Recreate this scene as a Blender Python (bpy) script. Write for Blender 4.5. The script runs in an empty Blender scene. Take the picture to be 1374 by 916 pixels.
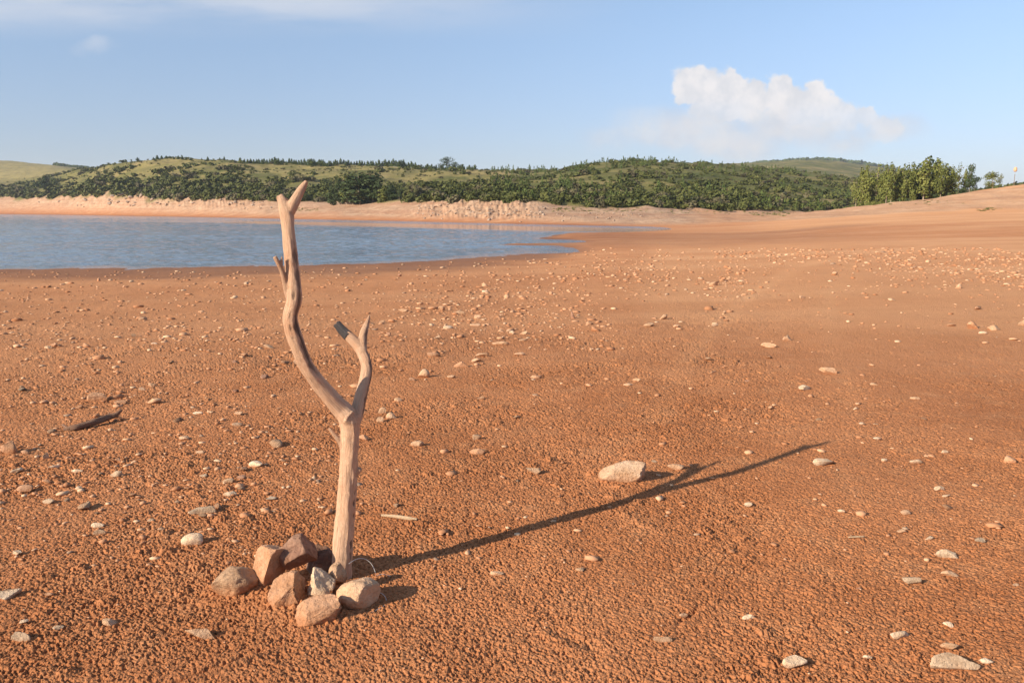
import bpy, math, random
import numpy as np
from mathutils import Vector, Matrix

random.seed(7)
RNG = np.random.default_rng(11)
scene = bpy.context.scene
COL = scene.collection

# ------------------------------------------------------------------ camera model (1374 x 916 photo pixels)
F, CX, CY, H = 1069.0, 687.0, 458.0, 1.5
PITCH = math.radians(9.35)
CP, SP = math.cos(PITCH), math.sin(PITCH)
LAKE = -0.40

def ray(x, y):
    a, v = (x - CX) / F, (CY - y) / F
    return Vector((a, CP + v * SP, -SP + v * CP))
def at_depth(x, y, Y):
    d = ray(x, y); t = Y / d.y
    return Vector((d.x * t, Y, H + d.z * t))
def project(X, Y, Z):
    fz = Y * CP - (Z - H) * SP
    up = Y * SP + (Z - H) * CP
    fz = np.maximum(fz, 0.05)
    return CX + F * X / fz, CY - F * up / fz

# ------------------------------------------------------------------ numpy noise
_p = np.random.default_rng(3).permutation(256).astype(np.int64)
_perm = np.concatenate([_p, _p, _p])
_ang = np.random.default_rng(4).random(256) * 2 * np.pi
_gx, _gy = np.cos(_ang), np.sin(_ang)
_r1 = np.random.default_rng(5).random(256); _r2 = np.random.default_rng(6).random(256)
def _h(ix, iy): return _perm[_perm[ix & 255] + (iy & 255)]
def perlin(x, y):
    ix = np.floor(x).astype(np.int64); iy = np.floor(y).astype(np.int64)
    fx, fy = x - ix, y - iy
    u = fx * fx * fx * (fx * (fx * 6 - 15) + 10); v = fy * fy * fy * (fy * (fy * 6 - 15) + 10)
    def g(a, b):
        h = _h(ix + a, iy + b); return _gx[h] * (fx - a) + _gy[h] * (fy - b)
    n0 = g(0, 0) * (1 - u) + g(1, 0) * u; n1 = g(0, 1) * (1 - u) + g(1, 1) * u
    return (n0 * (1 - v) + n1 * v) * 1.5
def fbm(x, y, o=4):
    s, a = 0, 1.0
    for k in range(o):
        s = s + a * perlin(x * 2 ** k + 17.3 * k, y * 2 ** k + 9.1 * k); a *= .5
    return s
def worley(x, y):
    ix = np.floor(x).astype(np.int64); iy = np.floor(y).astype(np.int64)
    best = np.full(x.shape, 9.0); idv = np.zeros(x.shape)
    for a in (-1, 0, 1):
        for b in (-1, 0, 1):
            h = _h(ix + a, iy + b)
            dx = ix + a + _r1[h] - x; dy = iy + b + _r2[h] - y
            d = dx * dx + dy * dy
            m = d < best
            best = np.where(m, d, best); idv = np.where(m, _r1[(h * 7 + 3) & 255], idv)
    return np.sqrt(best), idv
def sstep(a, b, x):
    t = np.clip((x - a) / (b - a), 0, 1); return t * t * (3 - 2 * t)

# ------------------------------------------------------------------ terrain profile table
# each column: photo x, then 11 (depth, photo y or ('z', height)) points along the line of sight
Zv = lambda v: ('z', v)
COLS = [
 (-300, [(9,Zv(-.06)),(25,Zv(-.4)),(70,Zv(-2)),(520,Zv(-.4)),(540,275),(560,266),(580,258),(760,240),(1000,218),(1100,222),(1500,205)]),
 (0,   [(9,Zv(-.05)),(26.4,Zv(-.4)),(70,Zv(-2)),(412,Zv(-.4)),(428,278),(440,271),(452,264),(600,247),(680,243),(760,244),(1100,213)]),
 (50,  [(9,Zv(-.05)),(26.6,Zv(-.4)),(70,Zv(-2)),(375,Zv(-.4)),(390,278),(402,270),(412,263),(520,247),(610,238),(700,241),(1100,218)]),
 (100, [(9,Zv(-.04)),(26.8,Zv(-.4)),(70,Zv(-2)),(340,Zv(-.4)),(355,277),(366,268),(378,260),(450,243),(560,230),(680,232),(1100,225)]),
 (150, [(9,Zv(-.04)),(27,Zv(-.4)),(70,Zv(-2)),(294,Zv(-.4)),(305,280),(314,270),(324,261),(370,242),(430,223),(560,230),(1100,232)]),
 (170, [(9,Zv(-.04)),(27,Zv(-.4)),(70,Zv(-2)),(284,Zv(-.4)),(296,280),(304,269),(314,260),(360,241),(420,218),(560,226),(1100,232)]),
 (215, [(9,Zv(-.04)),(27.2,Zv(-.4)),(70,Zv(-2)),(257,Zv(-.4)),(270,281),(278,272),(288,264),(340,236),(400,212),(560,222),(1100,232)]),
 (280, [(9,Zv(-.03)),(27.5,Zv(-.4)),(70,Zv(-2)),(226,Zv(-.4)),(238,282),(246,274),(256,266),(310,238),(385,214),(560,222),(1100,232)]),
 (350, [(9,Zv(-.03)),(28,Zv(-.4)),(70,Zv(-2)),(196,Zv(-.4)),(206,284),(216,277),(226,268),(290,242),(370,220),(560,226),(1100,235)]),
 (430, [(9,Zv(-.03)),(28.5,Zv(-.4)),(70,Zv(-2)),(172,Zv(-.4)),(181,285),(192,278),(206,272),(275,245),(368,223),(560,228),(1100,238)]),
 (500, [(9,Zv(-.02)),(29.3,Zv(-.4)),(65,Zv(-1.7)),(156,Zv(-.4)),(165,286),(176,280),(188,273),(250,247),(366,224),(560,229),(1100,240)]),
 (600, [(9,Zv(-.02)),(31.5,Zv(-.4)),(60,Zv(-1.2)),(133,Zv(-.4)),(140,287),(146,278),(154,271),(230,247),(358,227),(560,233),(1100,245)]),
 (690, [(9,Zv(-.02)),(35.5,Zv(-.4)),(55,Zv(-.8)),(118,Zv(-.4)),(124,290),(130,281),(139,272),(210,250),(342,230),(560,236),(1300,245)]),
 (755, [(9,Zv(-.01)),(40,Zv(-.4)),(60,Zv(-.6)),(109,Zv(-.4)),(117,292),(124,285),(137,276),(204,251),(330,229),(560,236),(1500,245)]),
 (790, [(9,Zv(-.01)),(50,Zv(-.37)),(74,Zv(-.55)),(104,Zv(-.4)),(114,292.5),(123,286),(137,278),(200,250),(318,222),(560,232),(1500,242)]),
 (830, [(9,Zv(0)),(66,Zv(-.35)),(84,Zv(-.55)),(100,Zv(-.4)),(111,293),(121,287),(137,279),(200,247),(312,218),(560,230),(1800,242)]),
 (880, [(9,Zv(0)),(66,Zv(-.33)),(84,Zv(-.46)),(97,Zv(-.39)),(109,294),(121,288),(139,280),(200,247),(310,216.5),(560,230),(2200,240)]),
 (950, [(9,Zv(0)),(60,Zv(-.27)),(78,Zv(-.30)),(94,Zv(-.26)),(110,294),(126,289),(146,283),(206,251),(318,220),(560,230),(2200,236)]),
 (1030,[(9,Zv(0)),(55,Zv(-.16)),(72,Zv(-.08)),(90,Zv(.08)),(112,292),(132,289),(154,285),(215,255),(328,227),(560,232),(2200,230)]),
 (1100,[(9,Zv(.01)),(48,Zv(-.02)),(64,Zv(.15)),(86,295),(114,285),(145,289),(178,286),(235,262),(338,236),(560,240),(2200,224)]),
 (1200,[(9,Zv(.02)),(44,Zv(.06)),(60,302),(86,290),(118,273),(150,283),(190,283),(240,262),(340,250),(560,250),(2200,236)]),
 (1300,[(9,Zv(.02)),(42,Zv(.12)),(58,300),(86,287),(118,260),(150,266),(200,268),(240,262),(340,262),(560,266),(2200,272)]),
 (1374,[(9,Zv(.03)),(40,Zv(.16)),(56,299),(86,286),(118,247),(150,250),(200,252),(250,252),(340,258),(560,264),(2200,272)]),
 (1750,[(9,Zv(.05)),(38,Zv(.25)),(56,297),(86,280),(120,235),(150,232),(200,230),(250,230),(340,230),(560,230),(2200,232)]),
]
ths, RR, ZZ = [], [], []
def add_col(th, pts):
    ths.append(th); RR.append(np.log([0.3] + [p[0] for p in pts] + [7000.0])); ZZ.append([0.0] + [p[1] for p in pts] + [0.0])
for az in (-180, -120, -85, -60):
    k = {-180:.2, -120:.5, -85:.8, -60:1}[az]
    add_col(math.radians(az), [(9,-.05),(26+20*(1-k),-.4 if k>.4 else -.1),(90,-2*k if k>.4 else 0),(520,-.4 if k>.4 else .4),(540,2),(560,6),(600,12),(800,25),(1000,45),(1300,40),(1800,60)])
for px, pts in COLS:
    u = (px - CX) / 1083.0; th = math.atan(u); row = []
    for D, yv in pts:
        z = yv[1] if isinstance(yv, tuple) else at_depth(px, yv, D).z
        row.append((D * math.hypot(1, u), z))
    add_col(th, row)
for az in (60, 100, 180):
    add_col(math.radians(az), [(9,.05),(38,.25),(56,.6),(86,1.5),(120,5),(150,7),(200,10),(250,13),(340,20),(560,25),(2200,60)])
ths = np.array(ths); RR = np.array(RR); ZZ = np.array(ZZ)
NT, NR = 1801, 1100
TH = np.linspace(-math.pi, math.pi, NT); LR = np.linspace(math.log(.3), math.log(7000), NR)
CR = np.stack([np.interp(TH, ths, RR[:, k]) for k in range(RR.shape[1])], 1)
CZ = np.stack([np.interp(TH, ths, ZZ[:, k]) for k in range(RR.shape[1])], 1)
def gsm(A, s, axis):
    n = int(3 * s); w = np.exp(-.5 * (np.arange(-n, n + 1) / s) ** 2); w /= w.sum()
    P = np.pad(A, [(n, n) if a == axis else (0, 0) for a in range(A.ndim)], mode='edge')
    return sum(w[i] * np.take(P, np.arange(i, i + A.shape[axis]), axis) for i in range(2 * n + 1))
CR = gsm(CR, 5, 0); CZ = gsm(CZ, 5, 0)
TAB = np.empty((NT, NR))
for i in range(NT): TAB[i] = np.interp(LR, CR[i], CZ[i])
TAB = gsm(TAB, 3.0, 1)
def bilerp(T, th, lr):
    a = (th + math.pi) / (2 * math.pi) * (NT - 1); b = (lr - LR[0]) / (LR[-1] - LR[0]) * (NR - 1)
    a = np.clip(a, 0, NT - 1.001); b = np.clip(b, 0, NR - 1.001)
    i = a.astype(int); j = b.astype(int); fa, fb = a - i, b - j
    return (T[i, j] * (1 - fa) + T[i + 1, j] * fa) * (1 - fb) + (T[i, j + 1] * (1 - fa) + T[i + 1, j + 1] * fa) * fb
def ctrl(k, th):
    return np.exp(np.interp(th, TH, CR[:, k]))

def height(X, Y):
    X = np.asarray(X, float); Y = np.asarray(Y, float)
    r = np.hypot(X, Y) + 1e-6; th = np.arctan2(X, Y); lr = np.log(np.maximum(r, .31))
    z = bilerp(TAB, th, lr)
    # sand bars and spits reaching into the shallow end of the lake
    wob = .6 * perlin(X * .35 + 3, Y * .3); reg = sstep(-6, -2, X) * sstep(90, 60, Y)
    def blend(z, tgt, m): return z + (tgt - z) * m
    z = blend(z, -.46, reg * np.exp(-((Y - 49.2) / 1.9) ** 4) * sstep(6.0, 2.8, X + wob))
    z = blend(z, -.45, reg * np.exp(-((Y - 38.8) / 3.2) ** 4) * sstep(5.0, 1.2, X + wob))
    z = blend(z, -.345, np.exp(-((Y - 45.0 - .05 * X) / 1.7) ** 2) * sstep(-2.4, .3, X + .6 * wob) * sstep(16, 8, X))
    z = blend(z, -.30, np.exp(-((Y - 60.5) / 8.6) ** 6) * sstep(-.6, 3.0, X - (Y - 54) * .20 + wob) * sstep(26, 14, X))
    # undulation by scale
    near = sstep(90, 30, r)
    z = z + near * (.010 * perlin(X * .9, Y * .9) + .016 * perlin(X * .23 + 5, Y * .23)) * sstep(.5, 3, r)
    z = z + sstep(18, 45, r) * near * .02 * fbm(X * .25, Y * .12 + 3, 3)
    shore2, veg = ctrl(4, th), ctrl(7, th)
    onland = sstep(0, 1, (r - shore2) / (0.07 * shore2 + 1))
    rough = sstep(60, 130, r) * onland
    gully = 1 - np.abs(perlin(X * .09 + 2, Y * .05)) * 1.6
    z = z + rough * (.35 * fbm(X * .11, Y * .11, 4) + .25 * gully * sstep(-.1, .6, (r - shore2) / (veg - shore2 + 1)))
    hill = sstep(0, 1, (r - veg) / (.25 * veg))
    z = z + hill * (1.1 * fbm(X * .022 + 3, Y * .022, 4)) * sstep(7000, 3000, r)
    rock = rock_zone(X, Y)
    w1, _ = worley(X * 1.3 + .3 * perlin(X, Y) + .5 * Y, Y * .5)
    z = z + rock * (.60 * (0.6 - w1) + .45 * perlin(X * .35, Y * .35))
    return z
def rock_zone(X, Y):
    r = np.hypot(X, Y); th = np.arctan2(X, Y); s2, vg = ctrl(4, th), ctrl(7, th)
    t = (r - s2) / (vg - s2)
    px = CX + 1083 * np.tan(np.clip(th, -1.2, 1.2))
    a = sstep(535, 590, px) * sstep(745, 690, px) * sstep(.02, .3, t) * sstep(1.25, .9, t)
    b = sstep(40, 90, px) * sstep(390, 300, px) * sstep(.35, .6, t) * sstep(1.2, 1.0, t) * .8
    return np.where(Y > 0, np.maximum(a, b), 0)
def hz(x, y): return float(height(np.array([x]), np.array([y]))[0])

def micro(X, Y, r):
    """clods and crumbs of the dried mud, metres"""
    dens = .5 + .5 * np.clip(fbm(X * .55 + 4, Y * .55, 3) * 1.5 + .2, -1, 1)
    edge = .5 + .5 * dens
    edge = edge * (1 - .5 * sstep(.25, -.35, fbm(X * .8 + 30, Y * .8, 2)) )
    edge = edge * (1 - .45 * sstep(.2, 2.2, X - .25 * Y) * sstep(2.5, 5, Y))
    wx = X + .004 * perlin(X * 110, Y * 110); wy = Y + .004 * perlin(X * 110 + 7, Y * 110)
    f1, i1 = worley(wx / .0125, wy / .0125)
    f2, i2 = worley(wx / .0075 + 40, wy / .0075)
    f4, i4 = worley(wx / .0195 + 70, wy / .0195)
    a1 = sstep(13, 6, r); a2 = sstep(5.2, 2.9, r); a3 = sstep(7.5, 4, r)
    lump = np.clip(1 - (f1 / .72) ** 4, 0, 1) * (.25 + 1.1 * i1)
    l2 = np.clip(1 - (f2 / .74) ** 4, 0, 1) * (.2 + 1.0 * i2)
    z = edge * (a3 * .0036 * (lump - .5) + a2 * .0036 * (l2 - .5))
    z = z - edge * .014 * (i4 > .50) * np.clip(1 - (f4 / (.20 + .24 * i4)) ** 3, 0, 1) * a1
    f6, i6 = worley(wx / .052 + 210, wy / .052)
    z = z - edge * .016 * (i6 > .60) * np.clip(1 - (f6 / (.14 + .16 * i6)) ** 3, 0, 1) * sstep(16, 8, r) * sstep(3.5, 5.5, r)
    f5, i5 = worley(wx / .0125 + 130, wy / .0125)
    z = z - edge * .012 * (i5 > .52) * np.clip(1 - (f5 / (.18 + .26 * i5)) ** 3, 0, 1) * a3
    z = z + edge * .0016 * perlin(X / .0065, Y / .0065) * a2
    z = z + edge * .0035 * perlin(X / .05, Y / .05) * sstep(22, 10, r)
    z = z + edge * .0060 * perlin(X / .14, Y / .14) * sstep(40, 20, r)
    z = z + .012 * perlin(X / .45, Y / .45) * sstep(60, 35, r) * edge
    # scattered crumbly clods
    f3, i3 = worley(X / .16 + 9, Y / .16)
    z = z + (i3 > .62) * .020 * edge * np.sqrt(np.clip(1 - (f3 / (.12 + .12 * i3)) ** 2, 0, 1)) * (0.7 + .5 * perlin(X / .015, Y / .015)) * sstep(25, 12, r) * sstep(.35, .75, dens)
    # a shallow furrow close to the photographer and a line of clods
    for (xa, ya, xb, yb, w, dpt) in FURROWS:
        L = math.hypot(xb - xa, yb - ya); ux, uy = (xb - xa) / L, (yb - ya) / L
        t = (X - xa) * ux + (Y - ya) * uy; s = -(X - xa) * uy + (Y - ya) * ux + .008 * perlin(X * 14, Y * 14)
        m = sstep(-.03, .06, t) * sstep(L + .05, L - .05, t)
        z = z - dpt * m * np.exp(-(s / w) ** 2) * (.75 + .5 * perlin(X * 25, Y * 25)) + dpt * .5 * m * np.exp(-((s + 1.9 * w) / w) ** 2)
    for (bx, by, br, bh) in BANKS:
        z = z + bh * np.exp(-(((X - bx) ** 2 + (Y - by) ** 2) / br ** 2) ** 1.5) * (.8 + .5 * perlin(X * 40, Y * 40))
    return z

def hit(x, y, tmax=3000):
    d = ray(x, y); d = np.array(d)
    t = np.exp(np.linspace(math.log(.9), math.log(tmax), 3000))
    P = d[None] * t[:, None]; Zr = H + P[:, 2]; G = height(P[:, 0], P[:, 1])
    k = np.argmax(Zr < G)
    if Zr[k] >= G[k]: return None
    if k > 0:
        e0, e1 = Zr[k-1] - G[k-1], Zr[k] - G[k]; f = e0 / (e0 - e1); tt = t[k-1] + f * (t[k] - t[k-1])
    else: tt = t[k]
    return Vector((d[0] * tt, d[1] * tt, H + d[2] * tt))
def flat_hit(x, y, z=0.0):
    d = ray(x, y); t = (z - H) / d.z; return (d.x * t, d.y * t)
FURROWS = []
BANKS = [(*flat_hit(x, y), br, bh) for x, y, br, bh in ((316, 785, .12, .014), (365, 790, .10, .02), (392, 806, .11, .020), (431, 826, .12, .014), (482, 806, .12, .014), (838, 642, .15, .012), (440, 790, .13, .02))]
for (x0, y0, x1, y1, w, dp) in [(205, 916, 350, 866, .014, .024), (150, 776, 205, 756, .012, .02), (740, 836, 800, 872, .03, .012), (905, 838, 945, 812, .012, .012)]:
    a, b = flat_hit(x0, y0), flat_hit(x1, y1); FURROWS.append((a[0], a[1], b[0], b[1], w, dp))

# ------------------------------------------------------------------ helpers
def tag(o, label=None, cat=None, group=None, kind=None):
    for k, v in (('label', label), ('category', cat), ('group', group), ('kind', kind)):
        if v: o[k] = v
    return o
def mesh_np(name, V, Fc, smooth=True, mat=None, attrs=None):
    me = bpy.data.meshes.new(name)
    Fc = np.asarray(Fc, dtype=np.int32); n, k = Fc.shape
    me.vertices.add(len(V)); me.vertices.foreach_set('co', np.asarray(V, dtype=np.float32).ravel())
    me.loops.add(n * k); me.loops.foreach_set('vertex_index', Fc.ravel())
    me.polygons.add(n); me.polygons.foreach_set('loop_start', np.arange(0, n * k, k, dtype=np.int32))
    me.polygons.foreach_set('loop_total', np.full(n, k, dtype=np.int32))
    if smooth: me.polygons.foreach_set('use_smooth', np.ones(n, dtype=bool))
    if attrs:
        for an, arr in attrs.items():
            a = me.attributes.new(an, 'FLOAT', 'POINT'); a.data.foreach_set('value', np.asarray(arr, dtype=np.float32))
    me.update(calc_edges=True)
    if mat: me.materials.append(mat)
    return me
def link(name, me, parent=None):
    o = bpy.data.objects.new(name, me); COL.objects.link(o)
    if parent: o.parent = parent
    return o
def empty(name, loc):
    o = bpy.data.objects.new(name, None); COL.objects.link(o); o.location = loc; o.empty_display_size = .1
    return o

# ------------------------------------------------------------------ materials
def newmat(name, rough=.9, spec=.2):
    m = bpy.data.materials.new(name); m.use_nodes = True
    nt = m.node_tree; b = nt.nodes['Principled BSDF']
    b.inputs['Roughness'].default_value = rough; b.inputs['Specular IOR Level'].default_value = spec
    return m, nt, b
class NB:
    def __init__(s, nt): s.nt = nt; s.n = nt.nodes; s.l = nt.links
    def new(s, t, **kw):
        n = s.n.new(t)
        for k, v in kw.items(): setattr(n, k, v)
        return n
    def setin(s, sock, v):
        if hasattr(v, 'is_output') or isinstance(v, bpy.types.NodeSocket): s.l.new(v, sock)
        else: sock.default_value = v
    def math(s, op, a, b=None, c=None, clamp=False):
        n = s.new('ShaderNodeMath', operation=op); n.use_clamp = clamp
        s.setin(n.inputs[0], a)
        if b is not None: s.setin(n.inputs[1], b)
        if c is not None: s.setin(n.inputs[2], c)
        return n.outputs[0]
    def mix(s, f, a, b, typ='RGBA', blend='MIX'):
        n = s.new('ShaderNodeMix', data_type=typ)
        if typ == 'RGBA':
            n.blend_type = blend; s.setin(n.inputs[0], f); s.setin(n.inputs[6], a); s.setin(n.inputs[7], b); return n.outputs[2]
        s.setin(n.inputs[0], f); s.setin(n.inputs[2], a); s.setin(n.inputs[3], b); return n.outputs[0]
    def noise(s, vec, scale, detail=3, rough=.55, out=0, dist=0):
        n = s.new('ShaderNodeTexNoise'); s.setin(n.inputs['Scale'], scale); n.inputs['Detail'].default_value = detail
        n.inputs['Roughness'].default_value = rough; n.inputs['Distortion'].default_value = dist
        if vec is not None: s.l.new(vec, n.inputs['Vector'])
        return n.outputs[out]
    def vor(s, vec, scale, feat='F1', out='Distance', rnd=1):
        n = s.new('ShaderNodeTexVoronoi', feature=feat); n.inputs['Scale'].default_value = scale; n.inputs['Randomness'].default_value = rnd
        if vec is not None: s.l.new(vec, n.inputs['Vector'])
        return n.outputs[out]
    def ss(s, v, a, b):
        n = s.new('ShaderNodeMapRange', interpolation_type='SMOOTHSTEP'); s.setin(n.inputs[0], v)
        n.inputs[1].default_value = a; n.inputs[2].default_value = b; return n.outputs[0]
    def ssr(s, v, a, b):   # 1 -> 0
        return s.math('SUBTRACT', 1.0, s.ss(v, a, b))
    def ramp(s, v, stops):
        n = s.new('ShaderNodeValToRGB'); cr = n.color_ramp
        while len(cr.elements) < len(stops): cr.elements.new(.5)
        for e, (p, c) in zip(cr.elements, stops): e.position = p; e.color = (*c, 1)
        s.l.new(v, n.inputs[0]); return n.outputs[0]
    def mapping(s, vec, scale=(1, 1, 1), loc=(0, 0, 0), rot=(0, 0, 0)):
        n = s.new('ShaderNodeMapping'); n.inputs['Scale'].default_value = scale; n.inputs['Location'].default_value = loc; n.inputs['Rotation'].default_value = rot
        s.l.new(vec, n.inputs['Vector']); return n.outputs[0]
    def attr(s, name):
        n = s.new('ShaderNodeAttribute'); n.attribute_name = name; return n.outputs['Fac']
    def bump(s, h, strength, dist, normal=None):
        n = s.new('ShaderNodeBump'); s.setin(n.inputs['Strength'], strength); n.inputs['Distance'].default_value = dist
        s.l.new(h, n.inputs['Height'])
        if normal is not None: s.l.new(normal, n.inputs['Normal'])
        return n.outputs[0]
c3 = lambda r, g, b: (r, g, b, 1)

SOIL = (.405, .163, .066)
def ground_material():
    m, nt, b = newmat('mud_and_grass', .95, .12); N = NB(nt)
    P = N.new('ShaderNodeNewGeometry').outputs['Position']
    veg, sand, wet, dist = N.attr('veg'), N.attr('sand'), N.attr('wet'), N.attr('far')
    big = N.noise(P, .6, 4, .6); mid = N.noise(P, 4, 5, .65); fine = N.noise(P, 60, 4, .7); gr = N.noise(P, 220, 2, .6)
    soil = N.mix(N.ss(big, .32, .68), c3(.395, .151, .059), c3(.49, .203, .086))
    soil = N.mix(N.math('MULTIPLY', N.ss(mid, .45, .75), .45), soil, c3(.54, .265, .125))
    soil = N.mix(N.math('MULTIPLY', N.ss(fine, .5, .75), .35), soil, c3(.34, .135, .058))
    soil = N.mix(N.math('MULTIPLY', N.ss(gr, .62, .72), .5), soil, c3(.56, .34, .20))
    # dark specks painted into the soil colour for shaded pits between crumbs
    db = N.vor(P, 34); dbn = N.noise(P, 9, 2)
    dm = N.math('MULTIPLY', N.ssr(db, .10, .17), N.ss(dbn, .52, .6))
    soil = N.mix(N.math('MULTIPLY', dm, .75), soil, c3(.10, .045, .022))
    db2 = N.vor(P, 9); dm2 = N.math('MULTIPLY', N.math('MULTIPLY', N.ssr(db2, .10, .2), N.ss(N.noise(P, 1.7, 3), .48, .6)), dist)  # coarser specks of painted pit shade, fading in with distance
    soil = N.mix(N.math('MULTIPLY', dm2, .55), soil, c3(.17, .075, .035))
    soil = N.mix(N.math('MULTIPLY', N.math('MULTIPLY', N.ss(N.noise(P, 22, 4, .75), .55, .66), dist), .45), soil, c3(.27, .11, .045))  # fine dark stipple, pit shade put into the distant soil colour
    # pale silt streaks left by the falling water line
    st = N.noise(N.mapping(P, (.05, .35, 1), rot=(0, 0, .2)), 1, 4, .6)
    soil = N.mix(N.math('MULTIPLY', N.ss(st, .5, .7), N.math('MULTIPLY', dist, .55)), soil, c3(.60, .33, .165))
    soil = N.mix(N.attr('pale'), soil, N.mix(N.ss(st, .4, .65), c3(.65, .33, .156), c3(.75, .41, .205)))
    soil = N.mix(N.math('MULTIPLY', wet, .85), soil, c3(.155, .070, .037))
    # far sand shore
    sn = N.noise(N.mapping(P, (1, 1, 3)), .35, 5, .65)
    sandc = N.ramp(sn, [(.25, (.34, .20, .125)), (.5, (.49, .315, .198)), (.75, (.61, .435, .29))])
    strat = N.noise(N.mapping(P, (.02, .02, 2.2)), 1, 4, .7)
    sandc = N.mix(N.math('MULTIPLY', N.ss(strat, .48, .60), .42), sandc, c3(.33, .155, .09))
    crk = N.vor(N.mapping(P, (1, 1, 1.4)), .9, 'DISTANCE_TO_EDGE')
    sandc = N.mix(N.math('MULTIPLY', N.ss(N.noise(P, 2.2, 3), .55, .66), .5), sandc, c3(.22, .13, .09))
    col = N.mix(sand, soil, sandc)
    # grass slopes
    g1 = N.noise(P, .035, 5, .7); g2 = N.noise(P, .28, 5, .7)
    grass = N.ramp(g1, [(.28, (.062, .078, .022)), (.42, (.115, .122, .033)), (.56, (.225, .190, .065)), (.72, (.38, .275, .13))])
    dry = N.attr('dry')
    grass = N.mix(N.math('MULTIPLY', dry, .8), grass, N.ramp(g2, [(.3, (.22, .19, .06)), (.55, (.40, .31, .12)), (.75, (.46, .35, .19))]))
    grass = N.mix(N.math('MULTIPLY', N.ss(g2, .52, .68), .6), grass, c3(.075, .088, .028))
    g3 = N.noise(P, .09, 4, .7)
    grass = N.mix(N.math('MULTIPLY', N.ss(g3, .50, .64), .55), grass, c3(.12, .10, .05))
    col = N.mix(veg, col, grass)
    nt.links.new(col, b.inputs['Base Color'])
    # bump: crumbs at all distances, gentler far away
    h1 = N.vor(P, 55); h2 = N.vor(P, 120); h3 = N.noise(P, 30, 5, .7); h4 = N.noise(P, 7, 4, .6)
    hh = N.math('ADD', N.math('MULTIPLY', h1, -.5), N.math('MULTIPLY', h2, -.25))
    hh = N.math('ADD', hh, h3)
    pv_ = N.vor(P, 42); pid = N.noise(P, 18, 2)
    hh = N.math('SUBTRACT', hh, N.math('MULTIPLY', N.math('MULTIPLY', N.ssr(pv_, .12, .26), N.ss(pid, .48, .55)), 2.2))
    hh = N.math('ADD', hh, N.math('MULTIPLY', h4, .8))
    nb = N.bump(hh, N.mix(dist, .8, .28, 'FLOAT'), .02)
    fb = N.bump(N.noise(P, 1.2, 5, .7), N.math('MAXIMUM', N.math('MULTIPLY', sand, .6), N.math('MULTIPLY', veg, .7)), .5, nb)
    nt.links.new(fb, b.inputs['Normal'])
    r = N.mix(wet, .95, .62, 'FLOAT'); nt.links.new(r, b.inputs['Roughness'])
    return m
def stone_material(name, a, bcol, dust=.5, stain=0.0):
    m, nt, b = newmat(name, .85, .25); N = NB(nt)
    tc = N.new('ShaderNodeTexCoord'); P = tc.outputs['Object']; G = tc.outputs['Generated']
    oi = N.new('ShaderNodeObjectInfo').outputs['Random']
    off = N.new('ShaderNodeVectorMath', operation='ADD'); nt.links.new(P, off.inputs[0])
    cmb = N.new('ShaderNodeCombineXYZ'); nt.links.new(N.math('MULTIPLY', oi, 37.0), cmb.inputs[0]); nt.links.new(cmb.outputs[0], off.inputs[1])
    P = off.outputs[0]
    n1 = N.noise(P, 14, 5, .65); n2 = N.noise(P, 70, 4, .7); n3 = N.noise(N.mapping(P, (1, 1, 3.5), rot=(.3, .2, 0)), 22, 4, .6)
    col = N.mix(N.ss(n1, .35, .65), c3(*a), c3(*bcol))
    col = N.mix(N.math('MULTIPLY', N.ss(n3, .55, .68), .45), col, c3(a[0] * .6, a[1] * .55, a[2] * .5))
    col = N.mix(N.math('MULTIPLY', N.ss(n2, .55, .75), .35), col, c3(min(1, bcol[0] * 1.35), min(1, bcol[1] * 1.35), min(1, bcol[2] * 1.35)))
    col = N.mix(N.math('MULTIPLY', N.ss(N.noise(P, 11, 4, .6), .52, .60), .12 + stain), col, c3(a[0] * .42, a[1] * .38, a[2] * .36))
    sx = N.new('ShaderNodeSeparateXYZ'); nt.links.new(G, sx.inputs[0])
    low = N.math('ADD', sx.outputs[2], N.math('MULTIPLY', N.math('SUBTRACT', n1, .5), .7))
    col = N.mix(N.math('MULTIPLY', N.ssr(low, .18, .62), dust), col, c3(.43, .18, .075))
    v = N.mix(oi, .82, 1.15, 'FLOAT'); hsv = N.new('ShaderNodeHueSaturation'); nt.links.new(v, hsv.inputs['Value']); nt.links.new(col, hsv.inputs['Color'])
    nt.links.new(hsv.outputs[0], b.inputs['Base Color'])
    hh = N.math('ADD', N.noise(P, 38, 6, .7), N.math('MULTIPLY', N.noise(P, 9, 3), 1.2))
    hh = N.math('SUBTRACT', hh, N.math('MULTIPLY', N.ss(N.noise(P, 95, 3, .6), .56, .66), .15))
    nt.links.new(N.bump(hh, .9, .016), b.inputs['Normal'])
    return m
M = {}
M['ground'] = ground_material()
M['o'] = stone_material('mud_coated_stone', (.47, .245, .128), (.57, .32, .185), .8)
M['t'] = stone_material('tan_stone', (.53, .315, .178), (.62, .395, .24), .6)
M['w'] = stone_material('cream_stone', (.66, .46, .29), (.79, .59, .405), .4)
M['g'] = stone_material('grey_stone', (.44, .30, .19), (.55, .395, .26), .5)
M['d'] = stone_material('dark_brown_stone', (.25, .13, .085), (.37, .21, .135), .35, .45)
M['far_rock'] = stone_material('shore_boulder', (.30, .22, .165), (.45, .34, .25), .3)

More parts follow.
